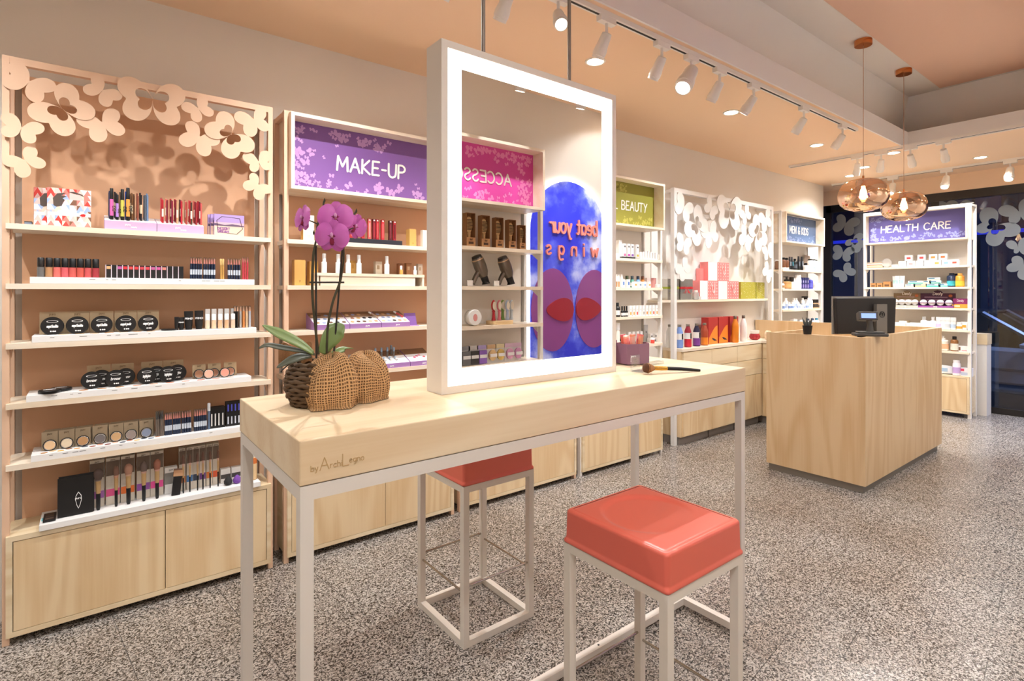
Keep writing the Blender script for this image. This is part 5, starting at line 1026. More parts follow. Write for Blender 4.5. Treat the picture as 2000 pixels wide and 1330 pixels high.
for c in (465, 525): put(carton(.06, .03, .05, 'f6f5f3', lab=((.2, .6, .2, .6, '6a7ad0'),)), 'low white box with blue square in the third men row', P(pm(c), 2.96), 2.96, z3, group='low blue square boxes')
put(jar(.034, .15, 'f4f2f0', '2a2624', .25), 'tall white jar with black lid', P(pm(530), 3.03), 3.03, z3)
for c, lb in ((655, 'left'), (688, 'right')): put(jar(.03, .11, 'd8b48c', '26211e', .38, lab='4a4038'), 'amber jar with black lid on the %s' % lb, P(pm(c), YM), YM, z3)
put(bottle(.02, .11, 'c8a078', '26211e', .4, lab='4a4038', name='cream_bottle'), 'slim amber bottle at the end of the third men row', P(pm(714), YM), YM, z3)
for c, w, h, col, lb in ((228, .07, .05, '7a9a5c', 'green box on the lowest visible men shelf'), (288, .05, .055, 'f2f0ee', 'white box beside the green one'), (398, .09, .12, 'efece8', 'large white carton behind the plant'), (487, .085, .105, 'e4e8ec', 'pale carton with a printed house')): put(carton(w, .04, h, col, lab=((.2, .8, .15, .5, 'a8c4d8'),) if col == 'e4e8ec' else None), lb, P(pm(c), YM), YM, z4)
put(jar(.025, .05, 'f4f2f0'), 'small white jar on the lowest visible men shelf', P(pm(350), 2.96), 2.96, z4)
for c, cc, lb in ((575, '3a4250', 'dark capped bottle behind the plant'), (640, '4a5a80', 'white bottle with navy cap by the plant'), (700, '5a9ab8', 'white bottle with blue cap by the window')): put(bottle(.03, .115, 'f2f1f0', cc, .22, lab='a8bce0', name='baby_bottle'), lb, P(pm(c), YM), YM, z4)
put(carton(.05, .03, .05, 'eef0f2', lab=((.2, .8, .4, .9, '58a8c8'),)), 'small white and blue box at the shelf end', P(pm(755), 2.96), 2.96, z4)
# ================================================================== health care unit (faces the camera side of the shop)
XH = 7.64; h1, h2, h3, h4, h5, h6 = 1.6905, 1.4505, 1.2125, .9715, .7295, .4605; R = -PI/2
def hp(c, X=XH): return PY(1660+c/4.75, X)
def hput(k, label, c, z, X=XH, **kw): return put(k, label, X, hp(c, X), z, rz=R, **kw)
cl = Kind('rolled_cloth', 'cloth').add('roll', B().tube([(-.09, .03, .035), (.09, .03, .035)], .034, 18).tube([(-.10, .06, .028), (.08, .06, .028)], .028, 16), mat('e6d8c8', .9), 50).add('pattern', B().box(-.088, .088, -.006, -.0045, .03, .04).box(-.088, .088, .000, .003, .056, .062), mat('a8826a', .9)); hput(cl, 'rolled beige patterned cloths on the top health shelf', 225, h1)
rt = Kind('round_tin', 'tin').add('tin', lat([(.052, 0), (.055, .004), (.055, .016), (.052, .02)], 28).move(Matrix.Translation((0, .02, .055)) @ Matrix.Rotation(PI/2, 4, 'X')), mat('d8d5d0', .3, .6), 40).add('lid_print', lat([(.04, .0205), (.036, .0212), (.0001, .0212)], 24).move(Matrix.Translation((0, .02, .055)) @ Matrix.Rotation(PI/2, 4, 'X')), mat('b8b4ae', .4)); hput(rt, 'round silver tin standing on edge', 340, h1)
hput(jar(.04, .03, 'd8d5d0', 'cfccc8', .4), 'flat silver tin lying on the top health shelf', 420, h1)
def sq(c2, c3='e8e6e4'): return carton(.078, .04, .068, 'f7f6f4', lab=((.25, .75, .3, .65, c2), (.85, .95, .1, .16, 'd84a4a')))
for c, c2, lb in ((485, 'c8c4c0', 'first, grey print'), (565, 'd8a0a0', 'second, rose print'), (645, 'c4c4c0', 'third, grey oval'), (728, 'b8bcc0', 'fourth, blue-grey oval'), (806, 'e0a050', 'fifth, orange ring'), (890, '8ab0dc', 'sixth, blue print'), (970, 'e0584c', 'last, red and orange print')): hput(sq(c2), 'small white soap carton in the lower row, %s' % lb, c, h1)
for c, c2, lb in ((545, 'd84a4a', 'first, red lines'), (663, 'd84a4a', 'second, red lines'), (770, 'e0904a', 'third, orange print'), (862, 'e0784a', 'fourth, orange print')): hput(sq(c2), 'small white soap carton stacked on the row, %s' % lb, c, h1+.0685)
kr = carton(.06, .05, .052, 'b58452', lab=((.2, .8, .15, .5, '6a4a30'),), name='kraft_box')
for c, lb, s in ((215, 'first', 1), (275, 'second', 1), (342, 'third, taller', 1.3)): hput(kr, 'small brown kraft box, %s' % lb, c, h2, sc=s)
for i, (c, X) in enumerate(((415, 7.68), (440, 7.64), (470, 7.66), (488, 7.64))): hput(tubek(.045, .135, 'f4f4f2', 'f0f0ee', lab='a8ccc8'), 'white toothpaste tube standing upright, %s from the left' % ORD[i], c, h2, X)
tp = lambda w, c1, c2: carton(w, .04, .036, c1, lab=((.02, .98, .05, .42, c2), (.1, .6, .55, .85, '3a7a9a')), name='toothpaste_box')
for c, z, w, c1, c2, lb in ((560, 0, .10, 'eef0ea', 'd0d8a0', 'cream toothpaste box at the lower left'), (650, 0, .13, 'e8d0a4', 'e0c080', 'beige toothpaste box in the lower row'), (772, 0, .14, 'e8f2f0', '30b0a0', 'teal toothpaste box in the lower middle'), (865, 0, .09, 'd4e6e4', '60b8b0', 'pale teal toothpaste box at the lower right'), (608, .0365, .15, 'f2f6f6', '40b4a8', 'teal toothpaste box lying on top, left'), (715, .0365, .08, 'f0e8d8', 'e8d8b8', 'cream toothpaste box lying on top'), (790, .0365, .11, 'e8f2ee', '2f9a88', 'green striped toothpaste box on top, right'), (775, .073, .12, 'f4f2ee', 'e8dcc0', 'white toothpaste box at the very top')): hput(tp(w, c1, c2), lb, c, h2+z)
hput(bottle(.044, .155, '23304c', '1a2030', .14, lab='3fb0c0', lz=(.1, .5), name='mouthwash_bottle'), 'navy mouthwash bottle with teal label', 945, h2, 7.67); hput(bottle(.04, .15, 'd88c2c', 'd8a050', .14, lab='d8b83c', lz=(.1, .5), name='mouthwash_bottle'), 'orange mouthwash bottle beside the navy one', 1022, h2)
hput(bottle(.045, .15, '1c2436', '161c2c', .14, name='mouthwash_bottle'), 'dark bottle behind the navy mouthwash', 985, h2, 7.77)
def deo(label, c, w, bc, fc, X=7.63):
    t = root('soap_display', label, 'display', (X, hp(c, X)+w/2, h3+.0005), R)
    part(t, 'tray', fbox(0, w, 0, .09, 0, .06, .002).box(0, w, 0, .002, 0, .022), mat(fc, .45)); part(t, 'back_card', B().prism([(0, 0), (w, 0), (w, .165)]+[(w*.66, .165), (w*.6, .19), (w*.5, .20), (w*.4, .19), (w*.34, .165), (0, .165)], .088, .092), mat(bc, .45))
    mb = B(); text(mb, 'Deoly', w*.5, .145, .032, .17, .0875, .0008, slant=.15, seg=3, fx=.9); part(t, 'lettering', mb, mat('f2ece6', .5))
    lines = B().box(w*.12, w*.78, .0868, .0875, .118, .122).box(w*.2, w*.7, .0868, .0875, .085, .090); part(t, 'line_print', lines, mat('d8b8c8', .5)); part(t, 'front_print', text(B(), 'Deoly', w*.5, .006, .011, .2, -.0003, .0006, seg=2), mat('f2ece6', .5))
    part(t, 'badge', B().prism([(w*.86+.018*math.cos(a), .135+.016*math.sin(a)) for a in [2*PI*k/14 for k in range(14)]], .0865, .0875), mat('c86a3c', .5))
    for i in range(4): part(t, 'soap_puck', lat([(.031, 0), (.034, .004), (.034, .018), (.03, .022)], 20).move(Matrix.Translation((w*(.14+.24*i), .04, .058)) @ Matrix.Rotation(PI/2, 4, 'X')), mat('f0eeee', .4), 40)
GL['D'] = (6.8, ["0,0 0,10", "~0,10 4,9.4 6.6,6.4 6.4,3 4,.4 0,0"])
deo('brown soap display half hidden by the monitor', 505, .27, '8d7658', 'c8beb0'); deo('purple soap display with round white pucks', 792, .33, '4a2440', '8a4690')
hput(carton(.13, .05, .062, '8a3068', txt='Deoly', tc='f0e0e8', tz=.45, th=.022), 'magenta soap box beside the purple display', 1025, h3+.0445, 7.66); hput(carton(.14, .06, .044, 'dc9a3c', lab=((.1, .5, .3, .7, 'f0dcb0'),)), 'orange soap box under the magenta one', 1020, h3, 7.645)
for c, k, X, lb in ((398, jar(.03, .05, 'f4f2f0'), 7.65, 'white jar nearest the monitor'), (442, jar(.033, .055, 'f4f2f0'), 7.65, 'white jar second from the monitor'), (493, jar(.038, .075, 'f2efec'), 7.66, 'larger white jar on the cream shelf'), (528, jar(.03, .08, 'e8dcc8', 'cbb594'), 7.745, 'beige jar behind the white jars'), (556, jar(.038, .055, 'f4f2f0'), 7.64, 'white jar right of the beige one')): hput(k, lb, c, h4, X)
for c in (590, 640): hput(carton(.07, .04, .06, 'f5f4f2'), 'plain white carton on the cream shelf', c, h4, group='plain white health cartons')
hput(bottle(.034, .135, 'f3f2f0', 'b8b4b0', .3, name='spray_bottle', neck=.5), 'white spray bottle with grey cap, left', 688, h4); hput(carton(.075, .04, .085, 'f4f3f1'), 'white carton between the spray bottles', 730, h4); hput(bottle(.029, .135, 'f3f2f0', 'd8d4d0', .3, name='spray_bottle', neck=.5), 'white spray bottle with pale cap, right', 772, h4)
for c, lb in ((825, 'first, lilac stripe'), (868, 'second, plain'), (910, 'third, grey print'), (960, 'fourth, blue print')): hput(bottle(.025, .135, 'f6f5f3', 'f0efed', .3, lab={'f': 'd8c4e8', 's': 'ececea', 't': 'c8ccd0'}.get(lb[0], 'b4c8e0') if not lb.startswith('fou') else 'b4c8e0', neck=.95, shoulder=.02, name='deodorant_bottle'), 'tall white deodorant bottle, %s' % lb, c, h4)
hput(bottle(.028, .085, 'f4f2ee', 'f0eeea', .25, lab='e0a040', neck=.8, name='cream_bottle'), 'small white bottle with orange label', 1017, h4); hput(tubek(.06, .09, 'f6f4f0', 'f0eeea', lab='e8a848'), 'white tube with orange label', 1062, h4, 7.65); hput(tubek(.05, .088, 'f4f0ea', 'f0eeea', lab='e8a848'), 'white tube at the end of the cream shelf', 1098, h4, 7.68)
hput(bottle(.05, .165, 'eee2d2', 'eeeae4', .25, lab='e8b48c', neck=.35, name='pump_bottle', pump=True), 'cream coloured pump bottle beside the counter edge', 868, h5); hput(bottle(.036, .165, '8a5a30', '1a1614', .2, lab='dcd8cc', lz=(.1, .65), name='syrup_bottle'), 'amber bottle with black cap and pale label', 970, h5); hput(carton(.1, .04, .062, 'f0ece8', lab=((.05, .35, .2, .8, '7a5a4c'), (.45, .9, .1, .3, 'd8a0a8'))), 'small white carton with a face print', 1042, h5)
hput(Kind('nappy_pack', 'pack').add('pack', B().lathe([(.05, 0), (.115, .01), (.12, .05), (.10, .09), (.05, .098)], 16, sy=.45).move(Matrix.Translation((0, .05, 0))), mat('eef0f2', .35), 50).add('print', B().box(-.06, .06, -.003, .001, .03, .07), mat('a8c4e0', .4)), 'white soft pack at the bottom of the health shelf', 845, h6); hput(bottle(.036, .17, 'eee8f0', 'f2eef2', .12, lab='c8a8e0', neck=.8, name='lotion_bottle'), 'white and lilac bottle on the health cabinet', 990, h6); hput(carton(.115, .05, .09, 'f0eef2', lab=((.1, .4, .6, .9, 'd84a6a'), (.15, .85, .1, .45, 'b8c4dc'))), 'white carton with red heart on the health cabinet', 1072, h6)
pd = root('display_pedestal', 'white pedestal with wooden top behind the health unit', 'pedestal', (7.92, 1.52, 0)); part(pd, 'column', bx(0, .2, 0, .2, 0, .80), WHITE); part(pd, 'top', bx(-.005, .205, -.005, .205, .80, .92), PLYY)
# ================================================================== accessories unit (mirror): faces +y
YU = .115; AX = lambda px, Yv=2.722: PX(px, Yv)       # its place behind the glass is the place across the shop
def aput(k, label, px, z, y=YU, **kw): return put(k, label, PX(px, 2.821-y), y, z, rz=PI, **kw)
def hairbrush_box():
    k = Kind('brush_carton', 'box'); w, d, h = .062, .045, .20
    k.add('carton', fbox(-w/2, w/2, 0, d, 0, h, .002).box(-w/2, w/2, d-.002, d, 0, h), mat('9a6a42', .7)).add('front_flap', bx(-w/2, w/2, -.001, 0, 0, h*.27), mat('b98a5e', .7)).add('window_print', bx(-w*.28, w*.28, -.0018, -.0011, h*.07, h*.14), mat('4a3020', .6)).add('lettering', text(B(), 'tek', 0, h*.18, .012, .2, -.001, .0006, seg=2), mat('5a3c26', .6))
    k.add('paddle', lat([(.0001, -.006), (.024, -.005), (.026, 0), (.024, .005), (.0001, .006)], 18, sy=1.9).move(Matrix.Translation((0, .024, h*.66)) @ Matrix.Rotation(PI/2, 4, 'X')), mat('d8b27c', .5), 50)
    k.add('handle', B().tube([(0, .024, h*.06), (0, .024, h*.3), (0, .024, h*.42)], [.010, .008, .012], 10), mat('d8b27c', .5), 60)
    pins = B()
    for i in range(5):
        for j in range(8): pins.box(-.016+.008*i-.0012, -.016+.008*i+.0012, .004, .019, h*.50+.0085*j, h*.50+.0085*j+.0024)
    k.add('pins', pins, mat('3a2c22', .6)); k.p[-1][1]['kind'] = 'stuff'
    return k
hb = hairbrush_box()
for px, lb, s in ((920, 'first', 1), (949, 'second', .97), (976, 'third', .95), (1001, 'fourth', .92), (1021, 'fifth, shortest', .78)): aput(hb, 'boxed wooden hairbrush in the mirror, %s' % lb, px, Z1, sc=s)
def dryer():
    k = Kind('hair_dryer', 'hair dryer'); m = mat('6f665c', .28, .7); q = Matrix.Translation((0, .05, .13)) @ Matrix.Rotation(math.radians(25), 4, 'Y')
    k.add('body', lat([(.026, -.075), (.036, -.05), (.040, -.01), (.038, .035), (.033, .05)], 22).move(q), m, 50); k.add('rear_grille', lat([(.033, .05), (.03, .062), (.0001, .064)], 22).move(q), mat('2a2725', .4), 50)
    k.add('handle', B().tube([(.0, .05, .10), (.035, .05, .05), (.05, .05, .014)], [.018, .015, .013], 12), m, 60); k.add('nozzle', B().tube([(-.03, .05, .062), (-.045, .05, .03), (-.048, .05, .015)], [.024, .022, .027], 14), BLACK, 60); k.add('band', lat([(.0375, .034), (.0385, .038), (.0365, .042)], 22).move(q), mat('c8a888', .3, .8), 50)
    k.add('label_stand', bx(.07, .11, .02, .024, 0, .035), TRAYW)
    return k
dk = dryer(); aput(dk, 'bronze hair dryer on the left in the mirror', 946, Z2); aput(dk, 'dark grey hair dryer on the right in the mirror', 996, Z2)
tn = Kind('hair_mask_tin', 'tin').add('tin', lat([(.045, 0), (.048, .004), (.048, .05), (.045, .054)], 28).move(Matrix.Translation((0, .03, .05)) @ Matrix.Rotation(PI/2, 4, 'X')), mat('e8e6e2', .3), 40).add('band', lat([(.0485, .012), (.0485, .022)], 28).move(Matrix.Translation((0, .03, .05)) @ Matrix.Rotation(PI/2, 4, 'X')), mat('c8c4be', .4), 40).add('print', B().prism([(.015*math.cos(a), .05+.022*math.sin(a)) for a in [2*PI*k/14 for k in range(14)]], -.0255, -.0242), mat('d8908c', .5))
aput(tn, 'round white tin standing on edge in the mirror', 924, Z3)
bs = root('brush_stand', 'round pale wooden stand under the small hairbrushes', 'stand', (PX(976, 2.746), YU-.04, Z3+.0005), PI); part(bs, 'disc', lat([(.095, 0), (.098, .004), (.098, .022), (.095, .024)], 36, sy=.6), mat('e2c292', .5), 40)
def smallbrush(c):
    k = Kind('small_hairbrush', 'hairbrush'); k.add('handle', B().tube([(0, 0, 0), (0, 0, .02), (0, 0, .05), (0, 0, .06)], [.014, .010, .008, .012], 10), mat(c, .35), 60); k.add('head', lat([(.0001, -.006), (.016, -.005), (.018, 0), (.016, .005), (.0001, .006)], 18, sy=2.0).move(Matrix.Translation((0, .0, .092)) @ Matrix.Rotation(PI/2, 4, 'X')), mat(c, .35), 50); k.add('bristle_pad', lat([(.0001, -.004), (.012, -.003), (.013, .002), (.0001, .004)], 16, sy=2.1).move(Matrix.Translation((0, -.008, .092)) @ Matrix.Rotation(PI/2, 4, 'X')), mat('e8dcc8', .7), 50); return k
for px, c, dy, lb in ((964, 'c03038', .01, 'red'), (975, 'e0808c', .0, 'pink'), (982, '7a9a4c', -.03, 'green'), (991, 'b4c4dc', .0, 'pale blue'), (999, 'd0d8e0', -.03, 'white')): aput(smallbrush(c), 'small %s hairbrush on the wooden stand' % lb, px, Z3+.0245, YU-.04+dy)
def hangpack(c, c2, shape):
    k = Kind('accessory_pack', 'pack'); k.add('bag', bx(-.034, .034, .022, .024, 0, .115), mat('dcdad8', .3)); k.add('item', lat([(.0001, 0), (.026, .002), (.028, .016), (.02, .02)], 20, sy=1.25).move(Matrix.Translation((0, .022, .05)) @ Matrix.Rotation(PI/2, 4, 'X')) if shape else bx(-.028, .028, .0, .02, .005, .085), mat(c, .4), 45); k.add('label', bx(-.026, .026, -.003, -.001, .04, .06), mat('ecebea', .5)); k.add('header', bx(-.034, .034, .018, .0215, .09, .115), mat(c2, .4)); return k
for px, c, c2, s, lb in ((912, '6a6a6c', '8a8a8c', 0, 'striped grey'), (928, '3c3a3c', 'c8c4c0', 0, 'black'), (944, '8a62b8', 'b0a0d0', 0, 'violet'), (964, 'd8b888', 'c8a880', 1, 'tan'), (980, 'd0b060', 'd8c8a0', 1, 'golden'), (998, 'd8a0c0', 'd8b8cc', 1, 'pink'), (1014, 'cc90b8', 'd8b8cc', 1, 'rose')): aput(hangpack(c, c2, s), 'small %s accessory pack at the bottom of the mirror' % lb, px, Z4)
# ================================================================== things on the table
ZTB = 1.0905
bxp = root('stick_holder', 'mauve holder full of pink make-up sticks beside the mirror', 'holder', (PX(1242, 1.50), 1.52, ZTB)); hw = .062
hexo = [(-.075, -.035), (-.02, -.055), (.045, -.055), (.075, -.02), (.06, .05), (-.06, .05)]
def hexwall(mb, poly, t, z0, z1):
    inner = [(a*(1-t), b*(1-t)) for a, b in poly]; n = len(poly)
    V = [(a, b, z) for z in (z0, z1) for p in (poly, inner) for a, b in p]; Fs = []
    for i in range(n):
        j = (i+1) % n; Fs += [(i, j, 2*n+j, 2*n+i), (n+i, 3*n+i, 3*n+j, n+j), (2*n+i, 2*n+j, 3*n+j, 3*n+i)]
    mb.add(V, Fs); mb.add([(a, b, z0) for a, b in poly], [tuple(range(n))[::-1]]); mb.add([(a, b, z0+.004) for a, b in inner], [tuple(range(n))]); return mb
part(bxp, 'holder_wall', hexwall(B(), hexo, .06, .004, .088), mat('8a6478', .45)); part(bxp, 'lettering', text(B(), 'puro', -.0, .035, .008, .2, 0, .0006, seg=2).move(Matrix.Translation((-.047, -.0465, 0)) @ Matrix.Rotation(-.35, 4, 'Z')), mat('f0eaec', .5))
rr = random.Random(2); stick = ['ee8078', 'f09a90', 'e8705c', 'f0b4a0', 'f2d8c0', 'e86a78', 'f0a078', 'e88a94', 'f0c4b0']
names = ['coral', 'salmon', 'red coral', 'peach pink', 'cream', 'rose red', 'orange peach', 'dusty pink', 'pale peach']
for i in range(9):
    k = Kind('makeup_stick', 'stick').add('barrel', B().box(-.0085, .0085, -.006, .006, 0, .105), mat(stick[i], .4)).add('cap', B().box(-.009, .009, -.0065, .0065, .105, .112), mat(stick[(i+3) % 9], .4))
    a = -.9+i*.23; put(k, '%s make-up stick leaning in the mauve holder' % names[i], bxp.location.x-.042+.0105*i, 1.52+.018*((i % 3)-1), ZTB+.012, ry=a*.26, rx=rr.uniform(-.06, .06))
b2 = one('stick_holder', hexwall(B(), [(a*.7, b*.8) for a, b in hexo], .07, .003, .10), mat('8a5a78', .45), 'second mauve holder half hidden behind the mirror frame', 'holder', (PX(1194, 1.56), 1.60, ZTB))
for i, c in enumerate(('e0508c', 'e8685c')): put(Kind('makeup_stick', 'stick').add('barrel', bx(-.009, .009, -.006, .006, 0, .115), mat(c, .4)).add('label', bx(-.0085, .0085, -.0068, -.006, .06, .085), mat('f2eeea', .5)), ('magenta', 'red')[i]+' make-up stick in the second mauve holder', PX(1194, 1.56)+.02+.02*i, 1.595, ZTB+.006, ry=.08*i)
put(bottle(.017, .155, 'efe6da', 'f4f2f0', .3, neck=.95, shoulder=.02, name='setting_spray'), 'tall clear spray bottle right behind the mirror edge', PX(1205, 1.60), 1.665, ZTB)
acs = root('acrylic_sign', 'small clear acrylic price stand on the table', 'sign', (PX(1234, 1.36), 1.36, ZTB), .15)
part(acs, 'upright', bx(0, .06, 0, .006, 0, .062), ACRYL); part(acs, 'base', bx(0, .085, -.045, 0, 0, .005), ACRYL); part(acs, 'print', B().box(.02, .045, .0062, .0066, .042, .045).box(.02, .048, .0062, .0066, .034, .036).box(.022, .046, .0062, .0066, .026, .028).box(.022, .044, .0062, .0066, .018, .020), mat('5a5450', .6))['kind'] = 'stuff'
one('acrylic_block', bx(0, .09, 0, .03, 0, .012), ACRYL, 'flat clear acrylic block behind the brush', 'block', (PX(1275, 1.42), 1.42, ZTB), .1, bevel=.001)
kb = Kind('makeup_brush', 'brush'); kb.add('handle', B().tube([(.085, 0, 0), (.13, 0, .0), (.205, 0, -.0035)], [.0062, .006, .0042], 12), BLACK, 60).add('ferrule', lat([(.0063, 0), (.0072, .02), (.0068, .045)], 14).move(Matrix.Translation((.086, 0, 0)) @ Matrix.Rotation(-PI/2, 4, 'Y')), mat('d8a850', .25, .9), 50).add('bristles', lat([(.0068, 0), (.013, .012), (.0155, .022), (.013, .032), (.004, .037), (.0003, .0375)], 16).move(Matrix.Translation((.041, 0, 0)) @ Matrix.Rotation(-PI/2, 4, 'Y')), mat('a5764c', .9), 60).add('bristle_tip', lat([(.0157, .020), (.0136, .0325), (.0045, .0378), (.0003, .0381)], 16).move(Matrix.Translation((.041, 0, 0)) @ Matrix.Rotation(-PI/2, 4, 'Y')), mat('5a3a28', .9), 60)
bp0 = (PX(1254, 1.30), 1.30); bp1 = (PX(1357, 1.215), 1.215)
put(kb, 'make-up brush with gold ferrule lying on the table', bp0[0], bp0[1], ZTB+.0225, rz=math.atan2(bp1[1]-bp0[1], bp1[0]-bp0[0]), ry=.06, sc=1.22)
# ------------------------------------------------------------------ orchid
OY = 1.46
def op(px, py, y=OY): return Vector((PX(px, y), y, ZY(px, py, y)))
oc = op(640, 790); ob = Vector((oc.x+.0, OY, ZTB))
orc = root('potted_orchid', 'pink orchid in a burlap wrapped basket on the table', 'plant', ob)
def loc(px, py, y=OY): return op(px, py, y)-ob
def uvsphere(fn, nu, nv, uvs=6):
    V = []; Fs = []
    for j in range(nv+1):
        for i in range(nu): V.append(fn(i/nu, j/nv))
    for j in range(nv):
        for i in range(nu): Fs.append((j*nu+i, j*nu+(i+1) % nu, (j+1)*nu+(i+1) % nu, (j+1)*nu+i))
    return V, Fs
def uvmesh(par, name, fn, nu, nv, m, su=6, sv=3, smooth=180, closed=True, label=None):
    V = []; Fs = []; UV = []
    for j in range(nv+1):
        for i in range(nu+1): V.append(fn(i/nu, j/nv)); UV.append((i/nu*su, j/nv*sv))
    for j in range(nv):
        for i in range(nu): Fs.append((j*(nu+1)+i, j*(nu+1)+i+1, (j+1)*(nu+1)+i+1, (j+1)*(nu+1)+i))
    me = bpy.data.meshes.new(name); me.from_pydata(V, [], Fs); me.materials.append(m); ul = me.uv_layers.new()
    for lp in me.loops: ul.data[lp.index].uv = UV[lp.vertex_index]
    me.polygons.foreach_set('use_smooth', [True]*len(me.polygons)); me.update()
    o = link(name, me, par)
    if label: o['label'] = label
    return o
BUR = burlap(); BAS = mat('5d4630', .85)
# wicker basket: stacked woven coils
bcy = .045; bcx = PX(618, OY+bcy)-ob.x
coil = []
for i in range(11):
    z = .008+i*.0105; rr_ = .052+.026*math.sin(PI*(i+1.5)/13)
    pts = [(bcx+(rr_+.002*math.sin(9*a+i*PI))*math.cos(a), bcy+(rr_+.002*math.sin(9*a+i*PI))*math.sin(a), z+.0022*math.sin(14*a+i*PI)) for a in [2*PI*k/44 for k in range(45)]]
    part(orc, 'wicker_coil', B().tube(pts, .0062, 6), BAS, 60)
part(orc, 'soil', lat([(.066, .10), (.0001, .108)], 20, c=(bcx, bcy, 0)), mat('4a3524', .95))
def drape(cx, cy, rx, ry, H, seed, fold=8, amp=.09):
    # cloth gathered near its top, bulging in the middle and spreading in a wavy hem on the table
    r_ = random.Random(seed); ph = [r_.uniform(0, 6.28) for _ in range(6)]
    prof = [(.02, 1.0), (.30, 1.0), (.55, .96), (.78, .84), (.93, .66), (1.0, .45), (.99, .26), (.93, .12), (.90, .05), (.97, .012)]
    def fn(u, v):
        a = 2*PI*u; q = v*(len(prof)-1); i = min(int(q), len(prof)-2); f = q-i
        r = prof[i][0]*(1-f)+prof[i+1][0]*f; z = prof[i][1]*(1-f)+prof[i+1][1]*f
        pl = amp*(.5+.9*abs(v-.55))*math.sin(fold*a+ph[0]+1.6*math.sin(3*v+ph[1]))+amp*.55*math.sin(3*a+ph[2]+2*v)+amp*.3*math.sin(17*a+ph[3]+5*v)
        r *= 1+pl
        zz = H*z*(1+.10*math.sin(2*a+ph[4])*z)+.004*math.sin(fold*a+ph[5])*z
        return (cx+rx*r*math.cos(a), cy+ry*r*math.sin(a), max(zz, .0012))
    return fn
def wrap(px, y, *a_, **k_): return drape(PX(px, OY+y)-ob.x, y, *a_, **k_)
uvmesh(orc, 'burlap_wrap', wrap(650, -.022, .066, .05, .132, 3, 5, amp=.14), 96, 40, BUR, 9, 4)
uvmesh(orc, 'burlap_wrap', wrap(711, .016, .063, .054, .128, 8, 4, amp=.14), 96, 40, BUR, 9, 4)
uvmesh(orc, 'burlap_fold', wrap(650, .04, .07, .055, .139, 5, 6, amp=.14), 72, 24, BUR, 8, 4)
mat_back = burlap('burlap_back', 'b98a5c', '8a5434'); uvmesh(orc, 'burlap_flap', lambda u, v: (bcx-.085+.09*u, bcy+.055+.01*math.sin(6*u), .105+.055*v+.008*math.sin(9*u)), 20, 6, mat_back, 4, 3)
# stems, sticks and clip
SB, SG = mat('2c241f', .6), mat('3f3a26', .5)
def stem(pts, r, m, name='stem', seg=8):
    P_ = [loc(*p) if len(p) == 2 else loc(p[0], p[1], p[2]) for p in pts]; Q = _spl([tuple(p) for p in P_], 6) if len(P_) > 2 else P_
    return part(orc, name, B().tube(Q, r, seg), m, 60)
stem([(618, 700), (617, 480)], .0026, SB, 'support_stick'); stem([(652, 692), (669, 482)], .0026, SB, 'support_stick')
stem([(622, 692), (616, 640), (610, 570), (612, 500), (618, 465), (620, 440), (631, 412), (632, 397), (634, 392)], [.0034]*20+[.0026]*29, SG)
stem([(638, 690), (640, 640), (650, 590), (664, 550), (671, 510), (671, 470), (675, 440), (688, 424), (696, 412)], [.0034]*20+[.0026]*29, SG)
stem([(619, 437), (608, 432), (596, 428)], .0018, SG, 'flower_stalk'); stem([(672, 460), (680, 450), (690, 445)], .0018, SG, 'flower_stalk'); stem([(669, 470), (662, 455)], .0018, SG, 'flower_stalk')
part(orc, 'clip', B().tube([loc(605, 551.5), loc(672, 551.5)], .0024, 6), SB)
for p in ((634, 392), (696, 412), (613, 455)): part(orc, 'bud', B().lathe([(.0005, -.006), (.003, 0), (.0005, .007)], 8, tuple(loc(*p))), SG, 60)
def leafm():
    m, nt, b, N, L = nodes('orchid_leaf'); b.inputs['Base Color'].default_value = hx('71854a')+(1,); b.inputs['Roughness'].default_value = .4; return m
LEAF = leafm(); LEAFD = mat('4a4a38', .5)
def leaf(pts, w, m, tw=0.):
    Q = [Vector(q) for q in _spl([tuple(loc(*p)) if len(p) == 2 else tuple(loc(p[0], p[1], p[2])) for p in pts], 6)]; n = len(Q)
    V = []
    for i, p in enumerate(Q):
        t = i/(n-1); d = (Q[min(i+1, n-1)]-Q[max(i-1, 0)]).normalized(); s = d.cross(Vector((tw, -.6, .8))).normalized(); u = s.cross(d)
        ww = w*(math.sin(PI*min(1, .12+t*.88))**.6)*(.55+.45*math.sin(PI*t*.9+.2)); 
        for k in (-1, -.5, 0, .5, 1): V.append(p+s*ww*k+u*abs(k)*ww*.22)
    Fs = [(i*5+k, i*5+k+1, (i+1)*5+k+1, (i+1)*5+k) for i in range(n-1) for k in range(4)]
    o = part(orc, 'leaf', B().add(V, Fs), m, 180); sd = o.modifiers.new('thickness', 'SOLIDIFY'); sd.thickness = .0018
leaf([(612, 690), (585, 672), (550, 655), (530, 645), (513, 635)], .020, LEAF); leaf([(615, 692), (580, 684), (545, 678), (522, 674), (505, 680)], .010, LEAFD)
leaf([(608, 695), (585, 698), (565, 705), (540, 718)], .014, LEAFD); leaf([(628, 690), (640, 668), (655, 648), (664, 640), (672, 634)], .026, LEAF, .5); leaf([(640, 695), (660, 686), (675, 681), (690, 680, OY-.03)], .010, LEAF, .2)
stem([(548, 726), (560, 715), (575, 705)], .0016, SB, 'root')
PET = mat('d873c6', .45); PET2 = mat('cc66b6', .45)
for m_ in (PET, PET2): m_.node_tree.nodes['Principled BSDF'].inputs['Subsurface Weight'].default_value = .4; m_.node_tree.nodes['Principled BSDF'].inputs['Subsurface Radius'].default_value = (.02, .008, .015); LIPM = mat('8c1f42', .5)
